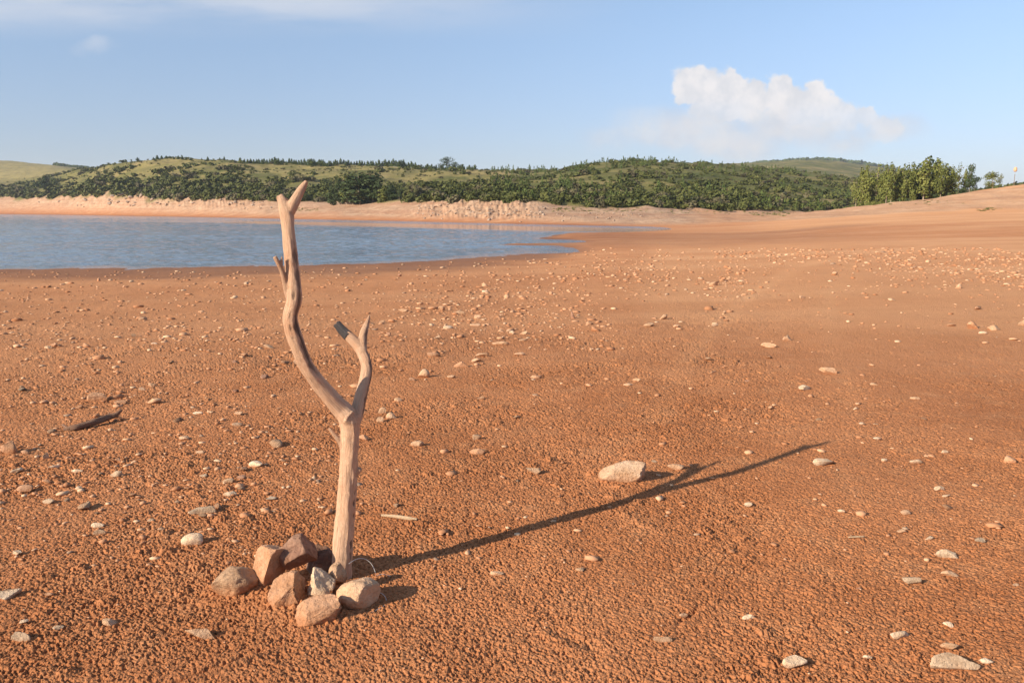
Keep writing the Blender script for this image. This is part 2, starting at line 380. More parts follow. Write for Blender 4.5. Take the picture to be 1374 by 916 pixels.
def wood_material(name, pale, brown, streak):
    m, nt, b = newmat(name, .7, .3); N = NB(nt)
    P = N.new('ShaderNodeTexCoord').outputs['Object']; gl = N.attr('along'); ga = N.attr('around')
    cmb = N.new('ShaderNodeCombineXYZ'); nt.links.new(N.math('MULTIPLY', gl, 3.0), cmb.inputs[0]); nt.links.new(N.math('MULTIPLY', ga, 26.0), cmb.inputs[1])
    gv = cmb.outputs[0]
    g = N.noise(gv, 1.6, 5, .65); g2 = N.noise(gv, 5, 3, .6); blot = N.noise(P, 9, 4, .6)
    col = N.mix(N.ss(g, .38, .66), c3(*pale), c3(*brown))
    col = N.mix(N.math('MULTIPLY', N.ss(blot, .5, .7), .55), col, c3(*streak))
    col = N.mix(N.math('MULTIPLY', N.ss(g2, .6, .7), .4), col, c3(brown[0] * .45, brown[1] * .4, brown[2] * .38))
    side = N.attr('scar')
    col = N.mix(N.math('MULTIPLY', side, N.mix(N.ss(N.noise(gv, 1.2, 4), .38, .6), .55, 1.0, 'FLOAT')), col, c3(.11, .065, .045))
    nt.links.new(col, b.inputs['Base Color'])
    nt.links.new(N.bump(N.math('ADD', g, N.math('MULTIPLY', g2, .6)), .9, .009), b.inputs['Normal'])
    return m
M['wood'] = wood_material('weathered_wood', (.80, .52, .34), (.66, .39, .23), (.66, .34, .185))
M['darkwood'] = wood_material('wet_brown_wood', (.30, .17, .105), (.18, .095, .058), (.34, .20, .125))
M['char'] = wood_material('charred_wood', (.10, .088, .085), (.055, .048, .048), (.15, .13, .125))
M['palestick'] = wood_material('pale_splinter_wood', (.80, .58, .36), (.72, .50, .30), (.75, .5, .3))
m, nt, b = newmat('nylon_line', .35, .5); b.inputs['Base Color'].default_value = c3(.62, .58, .54); M['line'] = m

def leaf_material(name, dark, mid, pale):
    m, nt, b = newmat(name, .7, .15); N = NB(nt)
    t = N.attr('tone'); oi = N.new('ShaderNodeObjectInfo').outputs['Random']
    v = N.math('ADD', N.math('MULTIPLY', t, .72), N.math('MULTIPLY', oi, .28))
    col = N.ramp(v, [(.1, dark), (.5, mid), (.92, pale)])
    nt.links.new(col, b.inputs['Base Color'])
    return m
M['shrub'] = leaf_material('shrub_leaves', (.048, .057, .017), (.082, .093, .024), (.145, .145, .043))
M['dry_shrub'] = leaf_material('greyish_shrub_leaves', (.075, .064, .034), (.115, .100, .050), (.17, .145, .08))
M['pine'] = leaf_material('pine_needles', (.045, .065, .018), (.075, .105, .026), (.125, .155, .040))
M['leaf'] = leaf_material('tree_leaves', (.085, .100, .024), (.140, .155, .036), (.22, .225, .065))
M['dark_leaf'] = leaf_material('dark_tree_leaves', (.034, .050, .020), (.056, .080, .028), (.085, .110, .040))
m, nt, b = newmat('bark', .9, .1); N = NB(nt); P = N.new('ShaderNodeTexCoord').outputs['Object']
nt.links.new(N.mix(N.noise(N.mapping(P, (3, 3, .6)), 1.5, 4), c3(.20, .155, .11), c3(.40, .32, .235)), b.inputs['Base Color']); M['bark'] = m

# ------------------------------------------------------------------ ground sheet
FAST = False
def build_terrain():
    NC = 1560
    core = np.linspace(-36.5, 36.5, NC)
    side = 36.5 + np.cumsum(np.concatenate([np.full(190, .11), np.linspace(.15, 4.5, 54)])); side = side[side < 179]
    th = np.radians(np.concatenate([-side[::-1], core, side]))
    th = np.concatenate([[-math.pi], th, [math.pi]])
    r = [.35]
    while r[-1] < 1.7: r.append(r[-1] * 1.05)
    while r[-1] < 6900:
        q = r[-1]; k = .32 if q < 8 else .7
        r.append(q + max(.0034, min(k * q * q / (H * 797), .0125 * q)))
    r = np.array(r)
    T, R = np.meshgrid(th, r, indexing='xy')           # rows = r
    X, Y = R * np.sin(T), R * np.cos(T)
    Z = height(X, Y)
    nr = int(np.searchsorted(r, 62))
    Zm = np.zeros_like(Z)
    Zm[:nr] = micro(X[:nr], Y[:nr], R[:nr])
    veg_r = ctrl(7, T); s2 = ctrl(4, T)
    px = CX + 1083 * np.tan(np.clip(T, -1.2, 1.2)); px = np.where(Y > 0, px, np.where(X > 0, 2500, -900))
    nz = fbm(X * .06, Y * .06, 4); nz2 = fbm(X * .3, Y * .3, 3)
    vg = sstep(-.02, .02, np.log(R / veg_r) + .035 * nz + .01 * nz2)
    vg = np.where(px > 1340, np.maximum(vg * 0, sstep(155, 200, R)), vg)
    # sand versus red mud: the far shore beyond the lake and the top of the right bank
    sandl = sstep(-.02, .06, np.log(R / s2)) * sstep(1010, 900, px)
    bank = sstep(-.02, .02, np.log(R / (ctrl(4, T) * 1.04)) + .02 * nz + .01 * nz2) * sstep(880, 1000, px)
    bank = bank * (1 - .75 * sstep(104, 116, R + 5 * nz) * sstep(1190, 1330, px) * sstep(.1, -.3, nz))
    sand = np.clip(np.maximum(sandl * .92, bank * .62), 0, 1)
    wet = sstep(.11, .02, Z - LAKE + .02 * nz2) * sstep(900, 700, px) * sstep(130, 80, R)
    wet = np.maximum(wet, .40 * sstep(740, 800, px) * sstep(1260, 1000, px) * sstep(33, 44, Y + 3 * nz) * sstep(68, 58, Y + 3 * nz))
    wet = np.maximum(wet, .55 * sstep(.10, .02, Z - LAKE) * sstep(120, 300, R) * sstep(.3, 0, sand))
    wet = np.maximum(wet, .8 * np.exp(-((Y - 62 - 2 * nz) / 3.) ** 2) * sstep(860, 960, px) * sstep(1230, 1120, px) * (.6 + .4 * nz))
    far = sstep(12, 40, R)
    pale = sstep(880, 1100, px) * sstep(58, 76, R + 3 * nz) * .85
    trk = np.zeros_like(Z)
    tp = [flat_hit(x, y) for x, y in ((880, 560), (925, 480), (965, 428), (1012, 388), (1070, 357), (1150, 341), (1260, 331))]
    for off, amt in ((0, .22), (1.5, .12)):
        for (ax, ay), (bx, by) in zip(tp[:-1], tp[1:]):
            L = math.hypot(bx - ax, by - ay); ux, uy = (bx - ax) / L, (by - ay) / L
            t = np.clip((X - ax - off) * ux + (Y - ay) * uy, 0, L); dd = np.hypot(X - ax - off - ux * t, Y - ay - uy * t)
            trk = np.maximum(trk, amt * sstep(.10 + .016 * Y, .02, dd + .06 * nz2))
    pale = np.maximum(pale, .55 * sstep(6, 14, R) * sstep(60, 40, R) * sstep(780, 900, px + 25 * nz))
    pale = np.maximum(pale, .30 * sstep(5, 12, R) * sstep(60, 40, R))
    pale = np.maximum(pale, .35 * sstep(800, 950, px) * sstep(30, 55, R + 4 * nz))
    pale = np.clip(np.maximum(pale, trk * (.7 + .5 * nz2) + pale), 0, 1)
    wet = wet * (1 - pale * .6)
    dry = np.clip(sstep(130, 60, px) * sstep(600, 800, R) + sstep(150, 230, px) * sstep(700, 640, px) * sstep(.55, .9, R / ctrl(9, T)) * sstep(-.4, .2, nz) * .9, 0, 1)
    V = np.stack([X, Y, Z + Zm], -1).reshape(-1, 3)
    n, c = X.shape
    i = np.arange((n - 1))[:, None] * c + np.arange(c - 1)[None]
    Q = np.stack([i, i + 1, i + c + 1, i + c], -1).reshape(-1, 4)[:, ::-1]
    fv = vg.reshape(-1)[Q].mean(1) > .5
    A = dict(pale=pale, veg=vg, sand=sand, wet=wet, far=far, dry=dry)
    def sub(name, mask):
        q = Q[mask]; used = np.unique(q); remap = np.zeros(len(V), np.int32); remap[used] = np.arange(len(used))
        me = mesh_np(name, V[used], remap[q], True, M['ground'], {k: a.reshape(-1)[used] for k, a in A.items()})
        return tag(link(name, me), kind='structure')
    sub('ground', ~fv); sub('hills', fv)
build_terrain()

# ------------------------------------------------------------------ lake
def build_lake():
    m = bpy.data.materials.new('lake_water'); m.use_nodes = True; nt = m.node_tree; b = nt.nodes['Principled BSDF']; N = NB(nt)
    b.inputs['Base Color'].default_value = c3(.125, .175, .235); b.inputs['Roughness'].default_value = .08; b.inputs['IOR'].default_value = 1.33
    P = N.new('ShaderNodeNewGeometry').outputs['Position']
    sp = N.new('ShaderNodeSeparateXYZ'); nt.links.new(P, sp.inputs[0]); X, Y = sp.outputs[0], sp.outputs[1]
    lay = N.noise(N.mapping(P, (.6, 1.2, 1)), 1.1, 5, .62); lay2 = N.noise(N.mapping(P, (1, 1.7, 1), rot=(0, 0, .35)), 4.0, 3, .6)
    swell = N.noise(N.mapping(P, (.25, .6, 1)), .35, 3)
    hgt = N.math('ADD', N.math('ADD', lay, N.math('MULTIPLY', lay2, .35)), N.math('MULTIPLY', swell, .8))
    # a lane of calm water runs along the far shore, sheltered patches in the shallow inlet
    line = N.math('ADD', N.math('SUBTRACT', Y, 88), N.math('MULTIPLY', X, 1.0))
    wob = N.math('MULTIPLY', N.math('SUBTRACT', N.noise(P, .05, 3), .5), 14)
    band = N.math('ABSOLUTE', N.math('ADD', line, wob))
    calm = N.ss(band, 9, 15)
    calm = N.math('MAXIMUM', calm, N.ssr(X, -75, -35))
    gust = N.mix(N.ss(N.noise(N.mapping(P, (.4, 1, 1)), .05, 3), .4, .6), .7, 1.0, 'FLOAT')
    stg = N.math('MULTIPLY', N.mix(calm, .035, .9, 'FLOAT'), gust)
    nt.links.new(N.bump(hgt, stg, .25), b.inputs['Normal'])
    th = np.radians(np.concatenate([np.linspace(-85, -37, 40)[:-1], np.linspace(-37, 24, 820)]))
    r = [15.0, 20.0, 24.0]
    while r[-1] < 700: r.append(r[-1] + max(.10, .0042 * r[-1]))
    T, Rr = np.meshgrid(th, np.array(r)); X = Rr * np.sin(T); Y = Rr * np.cos(T)
    depth = LAKE - height(X, Y)
    calm = np.abs(Y - 88 + X + 6 * perlin(X * .03, Y * .03)); calm = np.maximum(sstep(9, 15, calm), sstep(-35, -75, X)) * sstep(12, 0, X - 0)
    amp = (.06 + .94 * calm) * sstep(.0, .10, depth) * (.65 + .35 * sstep(-.3, .3, perlin(X * .04, Y * .08)))
    wx = X + .4 * perlin(X * .5, Y * .5)
    W = .030 * perlin(wx * 1.1, Y * 1.9) * sstep(260, 120, Rr) + .013 * perlin(wx * 2.7 + 9, Y * 4.1) * sstep(140, 50, Rr) + .05 * perlin(wx * .35, Y * .7) + .006 * perlin(wx * 6 + 9, Y * 8) * sstep(60, 30, Rr)
    V = np.stack([X, Y, LAKE + W * amp * .72], -1).reshape(-1, 3); n, c = X.shape
    i = np.arange(n - 1)[:, None] * c + np.arange(c - 1)[None]
    me = mesh_np('lake_water', V, np.stack([i + c, i + c + 1, i + 1, i], -1).reshape(-1, 4), True, m)
    tag(link('lake_water', me), kind='structure')
build_lake()

# ------------------------------------------------------------------ stones
import bmesh
_ico = {}
def ico(sub):
    if sub not in _ico:
        bm = bmesh.new(); bmesh.ops.create_icosphere(bm, subdivisions=sub, radius=1)
        bm.verts.ensure_lookup_table()
        _ico[sub] = (np.array([v.co[:] for v in bm.verts]), np.array([[v.index for v in f.verts] for f in bm.faces])); bm.free()
    return _ico[sub]
def p3(P, s, seed):
    return (perlin(P[:, 0] * s + seed, P[:, 1] * s + seed * .7) + perlin(P[:, 1] * s + 5 + seed, P[:, 2] * s - seed) + perlin(P[:, 2] * s + 11, P[:, 0] * s + seed * 1.3)) / 2
def rock_np(seed, dims, nf=9, cut=(.62, .92), rough=.05, sub=4, planes=(), flatbase=.55, taper=0.0, rot=(0, 0, 0)):
    g = np.random.default_rng(seed); V, Fc = ico(sub); P = V.copy()
    pl = []
    for _ in range(nf):
        n = g.normal(size=3); n /= np.linalg.norm(n); pl.append((n, g.uniform(*cut)))
    for n, d in planes:
        n = np.array(n, float); pl.append((n / np.linalg.norm(n), d))
    for n, d in pl:
        q = P @ n; ex = np.maximum(0, q - d); P = P - ex[:, None] * n[None]
    P = P + (V * (rough * p3(V, 1.4, seed % 91) + rough * .55 * p3(V, 3.5, seed % 53) + (rough * .3 * p3(V, 8, seed % 31) if sub >= 3 else 0) + (rough * .45 * (p3(V, 17, seed % 23) - np.abs(p3(V, 6, seed % 17))) if sub >= 5 else 0))[:, None])
    if taper: P[:, :2] *= (1 - taper * P[:, 2:3])
    P[:, 2] = np.maximum(P[:, 2], -flatbase) 
    P = P / np.abs(P).max(0)
    P = P * (np.array(dims) / 2)
    if any(rot): P = P @ np.array(Matrix.Rotation(rot[2], 3, 'Z') @ Matrix.Rotation(rot[1], 3, 'Y') @ Matrix.Rotation(rot[0], 3, 'X')).T
    return P, Fc
def rock_obj(name, seed, loc, dims, mat, sub=4, smooth=True, **kw):
    P, Fc = rock_np(seed, dims, sub=sub, **kw)
    o = link(name, mesh_np(name, P, Fc, smooth, M[mat])); o.location = loc
    return o

M['rock1'] = stone_material('two_tone_rock', (.42, .25, .145), (.54, .34, .20), .85)
# the cairn round the foot of the branch
PILE = [
 # px, py, Y, dims, mat, kwargs, label
 (316, 779, 3.01, (.182, .15, .125), 'rock1', dict(nf=7, cut=(.75, .95), rough=.05, rot=(0, .08, .3), flatbase=.7), 'rounded grey-brown rock lying apart at the left end of the rock pile'),
 (362, 761, 3.05, (.150, .12, .225), 'o', dict(nf=5, cut=(.7, .9), rough=.03, rot=(.1, .33, -.25), planes=[((1, -.25, .1), .42), ((-.5, -.7, .2), .66)], flatbase=.8), 'tall tan slab leaning with a shadowed right side in the rock pile'),
 (402, 740, 3.09, (.185, .15, .150), 'd', dict(nf=6, cut=(.66, .88), rough=.04, rot=(.1, -.22, .35), planes=[((1, -.15, .25), .50), ((0, -.8, -.5), .6)], flatbase=.7), 'dark reddish-brown rock on top of the rock pile'),
 (427, 760, 3.22, (.15, .13, .20), 'd', dict(nf=8, cut=(.6, .85), rough=.05, rot=(0, .2, 0), flatbase=.8), 'shaded dark rock behind the top rock and left of the branch foot'),
 (391, 793, 2.91, (.178, .15, .150), 'o', dict(nf=6, cut=(.6, .85), rough=.05, rot=(0, .05, .2), planes=[((.8, -.2, .35), .40), ((-.5, -.35, .75), .48), ((.1, -.9, .1), .6)], flatbase=.7), 'mud-caked orange rock with a ridged top in the front left of the pile'),
 (431, 782, 2.93, (.125, .10, .150), 'w', dict(nf=7, cut=(.6, .85), rough=.05, rot=(0, -.28, 0), planes=[((.7, -.5, .4), .5)], taper=.25, flatbase=.85), 'pale cream wedge-shaped stone standing in the middle of the pile'),
 (454, 772, 2.99, (.080, .07, .115), 't', dict(nf=6, cut=(.6, .85), rough=.04, rot=(0, .15, .4), taper=-.25, flatbase=.9), 'small tan stone wedged upright against the foot of the branch'),
 (431, 820, 2.775, (.195, .13, .10), 'o', dict(nf=9, cut=(.5, .8), rough=.045, rot=(.1, -.08, .35), planes=[((1, .1, .1), .55), ((-.1, -.8, .5), .55)], flatbase=.7), 'blocky orange-tan rock at the very front of the rock pile'),
 (482, 796, 2.90, (.185, .15, .125), 't', dict(nf=4, cut=(.8, .95), rough=.035, rot=(0, -.22, -.25), planes=[((.9, -.3, -.1), .62)], flatbase=.75), 'smooth rounded buff rock at the right end of the rock pile'),
]
for k, (px, py, Yd, dims, mt, kw, lab) in enumerate(PILE):
    p = at_depth(px, py, Yd); kw['rough'] = kw['rough'] * 1.9
    o = rock_obj('rock', 100 + k, p, dims, mt, sub=5, **kw); tag(o, lab, 'rock', 'rocks piled round the foot of the branch')
# the long block on the right
p = at_depth(838, 634, 4.31)
o = rock_obj('rock', 311, p, (.300, .135, .125), 't', sub=5, nf=8, cut=(.72, .92), rough=.06, rot=(0, -.14, -.05), planes=[((.1, -.6, .8), .62), ((1, -.2, -.1), .72)], flatbase=.7)
tag(o, 'long buff block with a pale patch, lying alone beside the shadow of the branch', 'rock')
M['block'] = stone_material('buff_block', (.56, .345, .20), (.68, .46, .30), .6); o.data.materials[0] = M['block']

_T = {'o': 'orange mud-coated', 't': 'tan', 'w': 'pale cream', 'g': 'grey', 'd': 'dark'}
STONES = [  # photo x, y (centre), width, height, tone, label
 (192,427,12,7,'t','small squarish tan stone alone between the lake and the fallen stick'),(63,465,15,5,'t',None),(72,463,10,6,'o',None),(115,463,14,7,'o','rounded orange stone among flat chips left of the branch, halfway to the lake'),
 (131,533,27,13,'o','larger orange mud-coated stone just beyond the fallen stick'),(206,538,22,9,'t','flattish tan stone with a dark shadow right of the fallen stick'),(162,539,18,7,'o',None),
 (203,516,13,6,'w',None),(189,522,12,6,'w',None),(266,553,14,6,'w',None),(281,552,12,6,'t',None),(321,554,12,5,'t',None),(318,569,14,6,'t',None),(247,588,15,6,'t',None),
 (331,380,8,4,'g',None),(132,375,6,5,'o',None),(169,384,8,3,'w',None),(179,450,8,5,'t',None),(208,461,10,4,'w',None),(314,485,9,5,'d',None),(316,524,9,5,'d',None),(360,465,18,6,'t',None),(355,505,12,6,'d',None),
 (12,600,28,21,'o','big rounded orange-brown stone at the left edge of the picture'),(35,606,13,7,'o',None),(61,612,10,10,'t','small upright tan stone right of the big rounded stone at the left edge'),
 (73,626,18,7,'w',None),(105,631,15,6,'w',None),(23,631,15,7,'w',None),(154,637,23,5,'g',None),(160,617,12,6,'o',None),(179,620,10,6,'t','small yellowish stone left of the branch, above the flat grey chip'),
 (64,646,14,7,'o',None),(35,655,22,12,'o','domed orange mud-coated stone near the left edge below the stone chips'),(67,672,22,9,'g',None),(106,654,10,6,'w',None),(266,606,20,7,'t',None),(247,587,14,6,'t',None),
 (273,637,12,5,'g',None),(306,644,18,7,'g',None),(323,639,14,6,'d',None),(344,622,22,10,'w','irregular cream stone lying left of the upper trunk of the branch'),(309,662,19,8,'w','small bright cream block left of the lower trunk of the branch'),
 (271,685,38,16,'g','wide low grey stone with a pointed right end above the layered stone'),(261,723,34,21,'w','pale layered stone above and left of the rock pile'),
 (131,704,18,8,'w',None),(134,714,20,5,'g',None),(216,709,13,6,'t',None),(10,797,34,19,'w','flat white stone cut by the left edge of the picture'),(66,796,12,6,'o',None),(24,741,14,9,'w',None),
 (150,833,25,14,'t','rounded tan stone with a dark shadow in the lower left foreground'),(22,855,42,17,'g','long grey-yellow stone at the lower left corner'),(270,850,42,15,'t','half-buried tan slab below the left end of the rock pile'),
 (79,842,18,8,'g',None),(33,833,13,8,'w',None),(237,673,9,5,'t',None),(363,668,16,9,'w','pale chip just left of the branch trunk above the rock pile'),
 (568,501,18,13,'t','rounded tan stone right of the forked top of the short limb'),(551,509,12,6,'o',None),(604,505,14,6,'t',None),(620,489,26,9,'o','long orange stone in the middle distance with a dark right end'),(640,483,16,6,'t',None),
 (671,459,24,8,'t','wide smooth tan stone at the near edge of the pebble field'),(580,476,22,7,'o','low orange stone half sunk in the mud left of the pebble field'),(648,475,20,7,'t',None),(697,475,16,5,'t',None),(721,505,20,7,'o','single low orange stone right of the pebble field'),
 (718,530,9,4,'w',None),(646,533,12,4,'t',None),(514,551,13,10,'t','topmost of three clustered tan stones right of the fork'),(526,558,16,11,'t','largest of three clustered tan stones right of the fork'),(511,563,12,8,'t','lowest of three clustered tan stones right of the fork'),
 (488,587,14,9,'o','orange stone touching the edge of the trunk below the fork'),(563,595,25,9,'t','flat wedge-shaped tan stone right of the trunk'),(641,586,14,9,'t','small blocky stone with a black shadow, upper of two'),
 (640,605,22,9,'o','oblong orange stone, lower of two between the trunk and the long block'),(534,536,12,6,'w',None),(769,423,6,10,'d','small dark upright stone at the right edge of the pebble field'),(792,433,12,6,'o',None),
 (593,414,10,7,'t',None),(641,425,10,6,'t',None),(616,419,16,5,'w',None),(637,435,16,5,'w',None),(600,439,16,6,'w',None),(586,452,11,6,'t',None),(703,446,14,6,'w',None),(688,446,10,6,'w',None),(703,456,14,3,'w',None),
 (650,382,9,6,'t',None),(650,391,10,3,'w',None),(536,369,6,4,'d',None),(513,432,9,4,'w',None),(522,448,8,6,'d',None),(541,416,18,5,'w',None),(717,631,24,9,'t','flat tan stone between the trunk and the long block'),
 (906,628,24,4,'t','thin pale sliver of stone just right of the long block'),(665,769,24,7,'t','thin curved tan chip in the mud right of the rock pile'),(779,763,14,8,'t','small round tan stone below the long shadow'),
 (916,825,15,6,'t',None),(888,856,28,12,'t','rounded tan stone alone in the centre right foreground'),(617,789,6,4,'w',None),
 (890,425,14,8,'t','tan stone with a dark shadow at the far side of the smooth mud'),(872,436,18,5,'t',None),(908,437,10,4,'w',None),(959,436,12,4,'w',None),(1057,453,14,9,'t','single rounded tan stone on the smooth mud right of centre'),
 (1032,465,22,3,'t',None),(1110,498,27,7,'t','long low tan stone with a knob on its right end'),(1078,520,19,9,'w','slanted pale sliver below the long low stone'),(1173,516,12,3,'w',None),(1230,534,18,4,'t',None),
 (844,515,15,6,'t',None),(853,510,14,3,'w',None),(1003,511,9,4,'d',None),(956,499,12,4,'w',None),(1034,546,9,4,'w',None),(1149,548,10,3,'w',None),(1158,569,10,4,'w',None),(1177,589,14,4,'w',None),
 (1306,436,18,12,'o','darker left one of two stones standing close together at the right'),(1334,439,22,10,'t','paler right one of two stones standing close together at the right'),(1371,433,12,8,'t',None),(1319,447,13,3,'w',None),(1312,413,12,6,'o',None),
 (1286,384,12,7,'w',None),(959,380,15,8,'t',None),(1195,402,12,4,'t',None),(1076,399,10,4,'t',None),(1120,367,9,5,'t',None),(971,419,7,5,'w',None),
 (1108,620,38,9,'w','long white stone just beyond the tip of the shadow'),(1004,676,12,6,'w',None),(1130,685,14,6,'w',None),(1266,606,14,5,'w',None),(1355,616,17,12,'o','knobbly orange stone with a dark shadow near the right edge'),
 (1227,620,20,4,'g',None),(1175,569,8,3,'w',None),(1157,568,9,4,'w',None),(1262,657,20,3,'w',None),(1270,665,12,3,'g',None),(1316,724,17,8,'g','small grey domed stone near the right edge'),
 (1274,744,36,12,'w','bright white flat stone at the right'),(1248,721,18,6,'w',None),(1274,771,24,6,'t',None),(1226,779,32,11,'g','low grey-brown stone half sunk in the mud at the right'),(1006,828,22,8,'w',None),
 (1272,837,15,9,'w','small cream stone above the large grey flat stone'),(1207,851,31,12,'w','narrow pale slab tilted with a dark shadow at the lower right'),(1067,890,39,9,'w','long thin white stone at the bottom edge right of centre'),
 (1278,889,68,30,'g','large flat grey stone in the lower right corner'),(1322,885,20,12,'w','small cream stone touching the right side of the large grey stone'),(1275,868,26,6,'t',None),(1164,882,14,4,'w',None),
 (1362,784,10,5,'t',None),(1216,688,20,6,'t',None),(1210,712,16,6,'t',None),(1153,789,10,4,'d',None),(1185,617,12,4,'w',None),
]
def region(x, y):
    if x < 480: return 'between the left lake shore and the fallen stick' if y < 500 else ('around the fallen stick and left of the branch fork' if y < 615 else 'on the crumbly mud left of the rock pile')
    if x < 840: return 'in the pebble field between the branch and the lake' if y < 480 else 'on the mud right of the branch trunk'
    return 'on the far mud flat to the right' if y < 480 else 'on the smooth mud in the right foreground'
def px_size(x, y):
    p = hit(x, y); e = math.atan2(H - p.z, math.hypot(p.x, p.y)); fz = p.y * CP - (p.z - H) * SP
    return p, fz / F, e
def place_stone(x, y, w, h, tone, label, seed, sub=3):
    yb = y + h * .42
    p, s, e = px_size(x, yb)
    W = w * s; D = W * random.uniform(.55, .85); Hh = (h * s - D * math.sin(e)) / math.cos(e)
    if Hh < .32 * W:
        Hh = max(.28 * W, .006); D = max((h * s - Hh * math.cos(e)) / max(math.sin(e), .05), .35 * W); D = min(D, 1.1 * W)
    far = p.y + D * .42
    g = (p.x * far / p.y, far)
    vis = Hh; full = Hh * 1.5
    z = hz(*g) - full * .5 + vis * 1.02
    pt = (g[0], g[1], z)
    P, Fc = rock_np(seed, (W, D, full), nf=random.choice((6, 7, 9)), cut=(.28, .8), rough=.07, sub=sub, flatbase=.9,
                    rot=(0, random.uniform(-.12, .12), random.uniform(-.25, .25)))
    o = link('stone', mesh_np('stone', P, Fc, sub > 3, M[tone])); o.location = pt
    if label: tag(o, label, 'stone')
    else:
        r = region(x, y); tag(o, '%s stone chip %s' % (_T[tone], r), 'stone', 'stone chips ' + r)
    return W
for k, (x, y, w, h, t, lab) in enumerate(STONES):
    if t == 'w' and y < 570 and lab is None and k % 3: t = 't'
    place_stone(x, y, w, h, t, lab, 1000 + k, 4 if w > 24 else 3)

# further countable chips; the tiny remainder is gravel
def dens(x, y):
    d = .16
    d += .9 * math.exp(-((x - 650) / 130) ** 2 - ((y - 418) / 36) ** 2)
    d += .75 * math.exp(-((x - 850) / 110) ** 2 - ((y - 366) / 22) ** 2)
    d += .8 * math.exp(-((x - 975 - (400 - y) * .3) / 26) ** 2 - ((y - 385) / 42) ** 2)
    if x > 1130: d += 1.0 * math.exp(-((y - 352 - (x - 1200) * .05) / 19) ** 2) * min(1, (x - 1130) / 70)
    d += .7 * math.exp(-((x - 1080) / 110) ** 2 - ((y - 341) / 9) ** 2)
    if x < 480: d += .14 + (.15 if 440 < y < 660 else 0)
    if x > 820 and y > 400: d *= .35
    if 480 < x < 820 and y > 500: d *= .45
    if 350 < x < 540 and 690 < y < 860: d = 0
    return d
def sample_px(n, y0, y1, sizer):
    out = []
    while len(out) < n:
        x = random.uniform(-60, 1434); y = y0 + (y1 - y0) * random.random() ** 1.15
        if random.random() < dens(x, y):
            lim = 360 if x < 400 else (360 - (x - 400) * .08 if x < 700 else 330)
            if y > lim + 3: out.append((x, y))
    return out
protos = []
for k in range(16):
    a = random.uniform(.45, 1.0); c = random.uniform(.22, .6)
    P, Fc = rock_np(500 + k, (1, a, c), nf=8, cut=(.25, .8), rough=.07, sub=2, flatbase=.8)
    protos.append((P, Fc))
pm = {}
def proto_mesh(k, t):
    if (k, t) not in pm: pm[(k, t)] = mesh_np('stone', protos[k][0], protos[k][1], False, M[t])
    return pm[(k, t)]
n_more = 290 - len(STONES)
for (x, y) in sample_px(n_more, 336, 700, None):
    p = hit(x, y)
    if p is None or p.z < LAKE + .03: continue
    w = min(max(random.lognormvariate(math.log(.026 + .0030 * p.y), .45), .016), .22)
    t = random.choices('otwgd', (5, 5, .9, .4, .8))[0]; k = random.randrange(16)
    o = link('stone', proto_mesh(k, t)); o.location = (p.x, p.y, p.z + w * .1); o.scale = (w, w, w); o.rotation_euler = (0, random.uniform(-.15, .15), random.uniform(0, 6.28))
    r = region(x, y); tag(o, '%s stone chip %s' % (_T[t], r), 'stone', 'stone chips ' + r)
def merged(name, items, mat, smooth=True, attr=None):
    Vs, Fs, off = [], [], 0; At = []
    for (P, Fc, loc, sc, rz, tone) in items:
        c, s = math.cos(rz), math.sin(rz); Q = P * sc
        Q = np.stack([Q[:, 0] * c - Q[:, 1] * s, Q[:, 0] * s + Q[:, 1] * c, Q[:, 2]], 1) + np.array(loc)
        Vs.append(Q); Fs.append(Fc + off); off += len(P); At.append(tone if hasattr(tone, '__len__') else np.full(len(P), tone))
    return link(name, mesh_np(name, np.concatenate(Vs), np.concatenate(Fs), smooth, mat, {'tone': np.concatenate(At)}))
small = []
for k in range(10):
    P, Fc = rock_np(700 + k, (1, random.uniform(.5, .95), random.uniform(.2, .5)), nf=6, cut=(.5, .85), rough=.12, sub=1, flatbase=.9); small.append((P, Fc))
items = []
pts = np.array([q for q in sample_px(9500, 333, 760, None) if q[1] < 470 or random.random() < .35])
D = np.array([ray(x, y) for x, y in pts]); t = np.full(len(D), 1.0)
tt = (0 - H) / D[:, 2]
for _ in range(12): tt = (height(D[:, 0] * tt, D[:, 1] * tt) - H) / D[:, 2]
for i in range(len(D)):
    X, Y = D[i, 0] * tt[i], D[i, 1] * tt[i]; Z = H + D[i, 2] * tt[i]
    if not (0 < Y < 80) or Z < LAKE + .02: continue
    w = min(max(random.lognormvariate(math.log(.010 + .0030 * Y), .45), .007), .18)
    P, Fc = small[i % 10]; items.append((P, Fc, (X, Y, Z + w * .08), w, random.uniform(0, 6.28), random.random()))
# close to the camera: grit
for i in range(900):
    Y = 1.9 + 6 * random.random() ** 1.3; X = random.uniform(-.75, .75) * Y; Z = hz(X, Y)
    w = random.uniform(.005, .013); P, Fc = small[i % 10]; items.append((P, Fc, (X, Y, Z + .003), w, random.uniform(0, 6.28), random.random()))
m, nt, b = newmat('gravel', .9, .15); N = NB(nt)
nt.links.new(N.ramp(N.attr('tone'), [(0, (.38, .17, .08)), (.45, (.50, .25, .13)), (.8, (.60, .35, .20)), (.95, (.66, .45, .28)), (1, (.25, .16, .11))]), b.inputs['Base Color']); M['gravel'] = m
tag(merged('gravel', items, m, False), 'scattered fine gravel and stone crumbs over the red mud', 'gravel', kind='stuff')

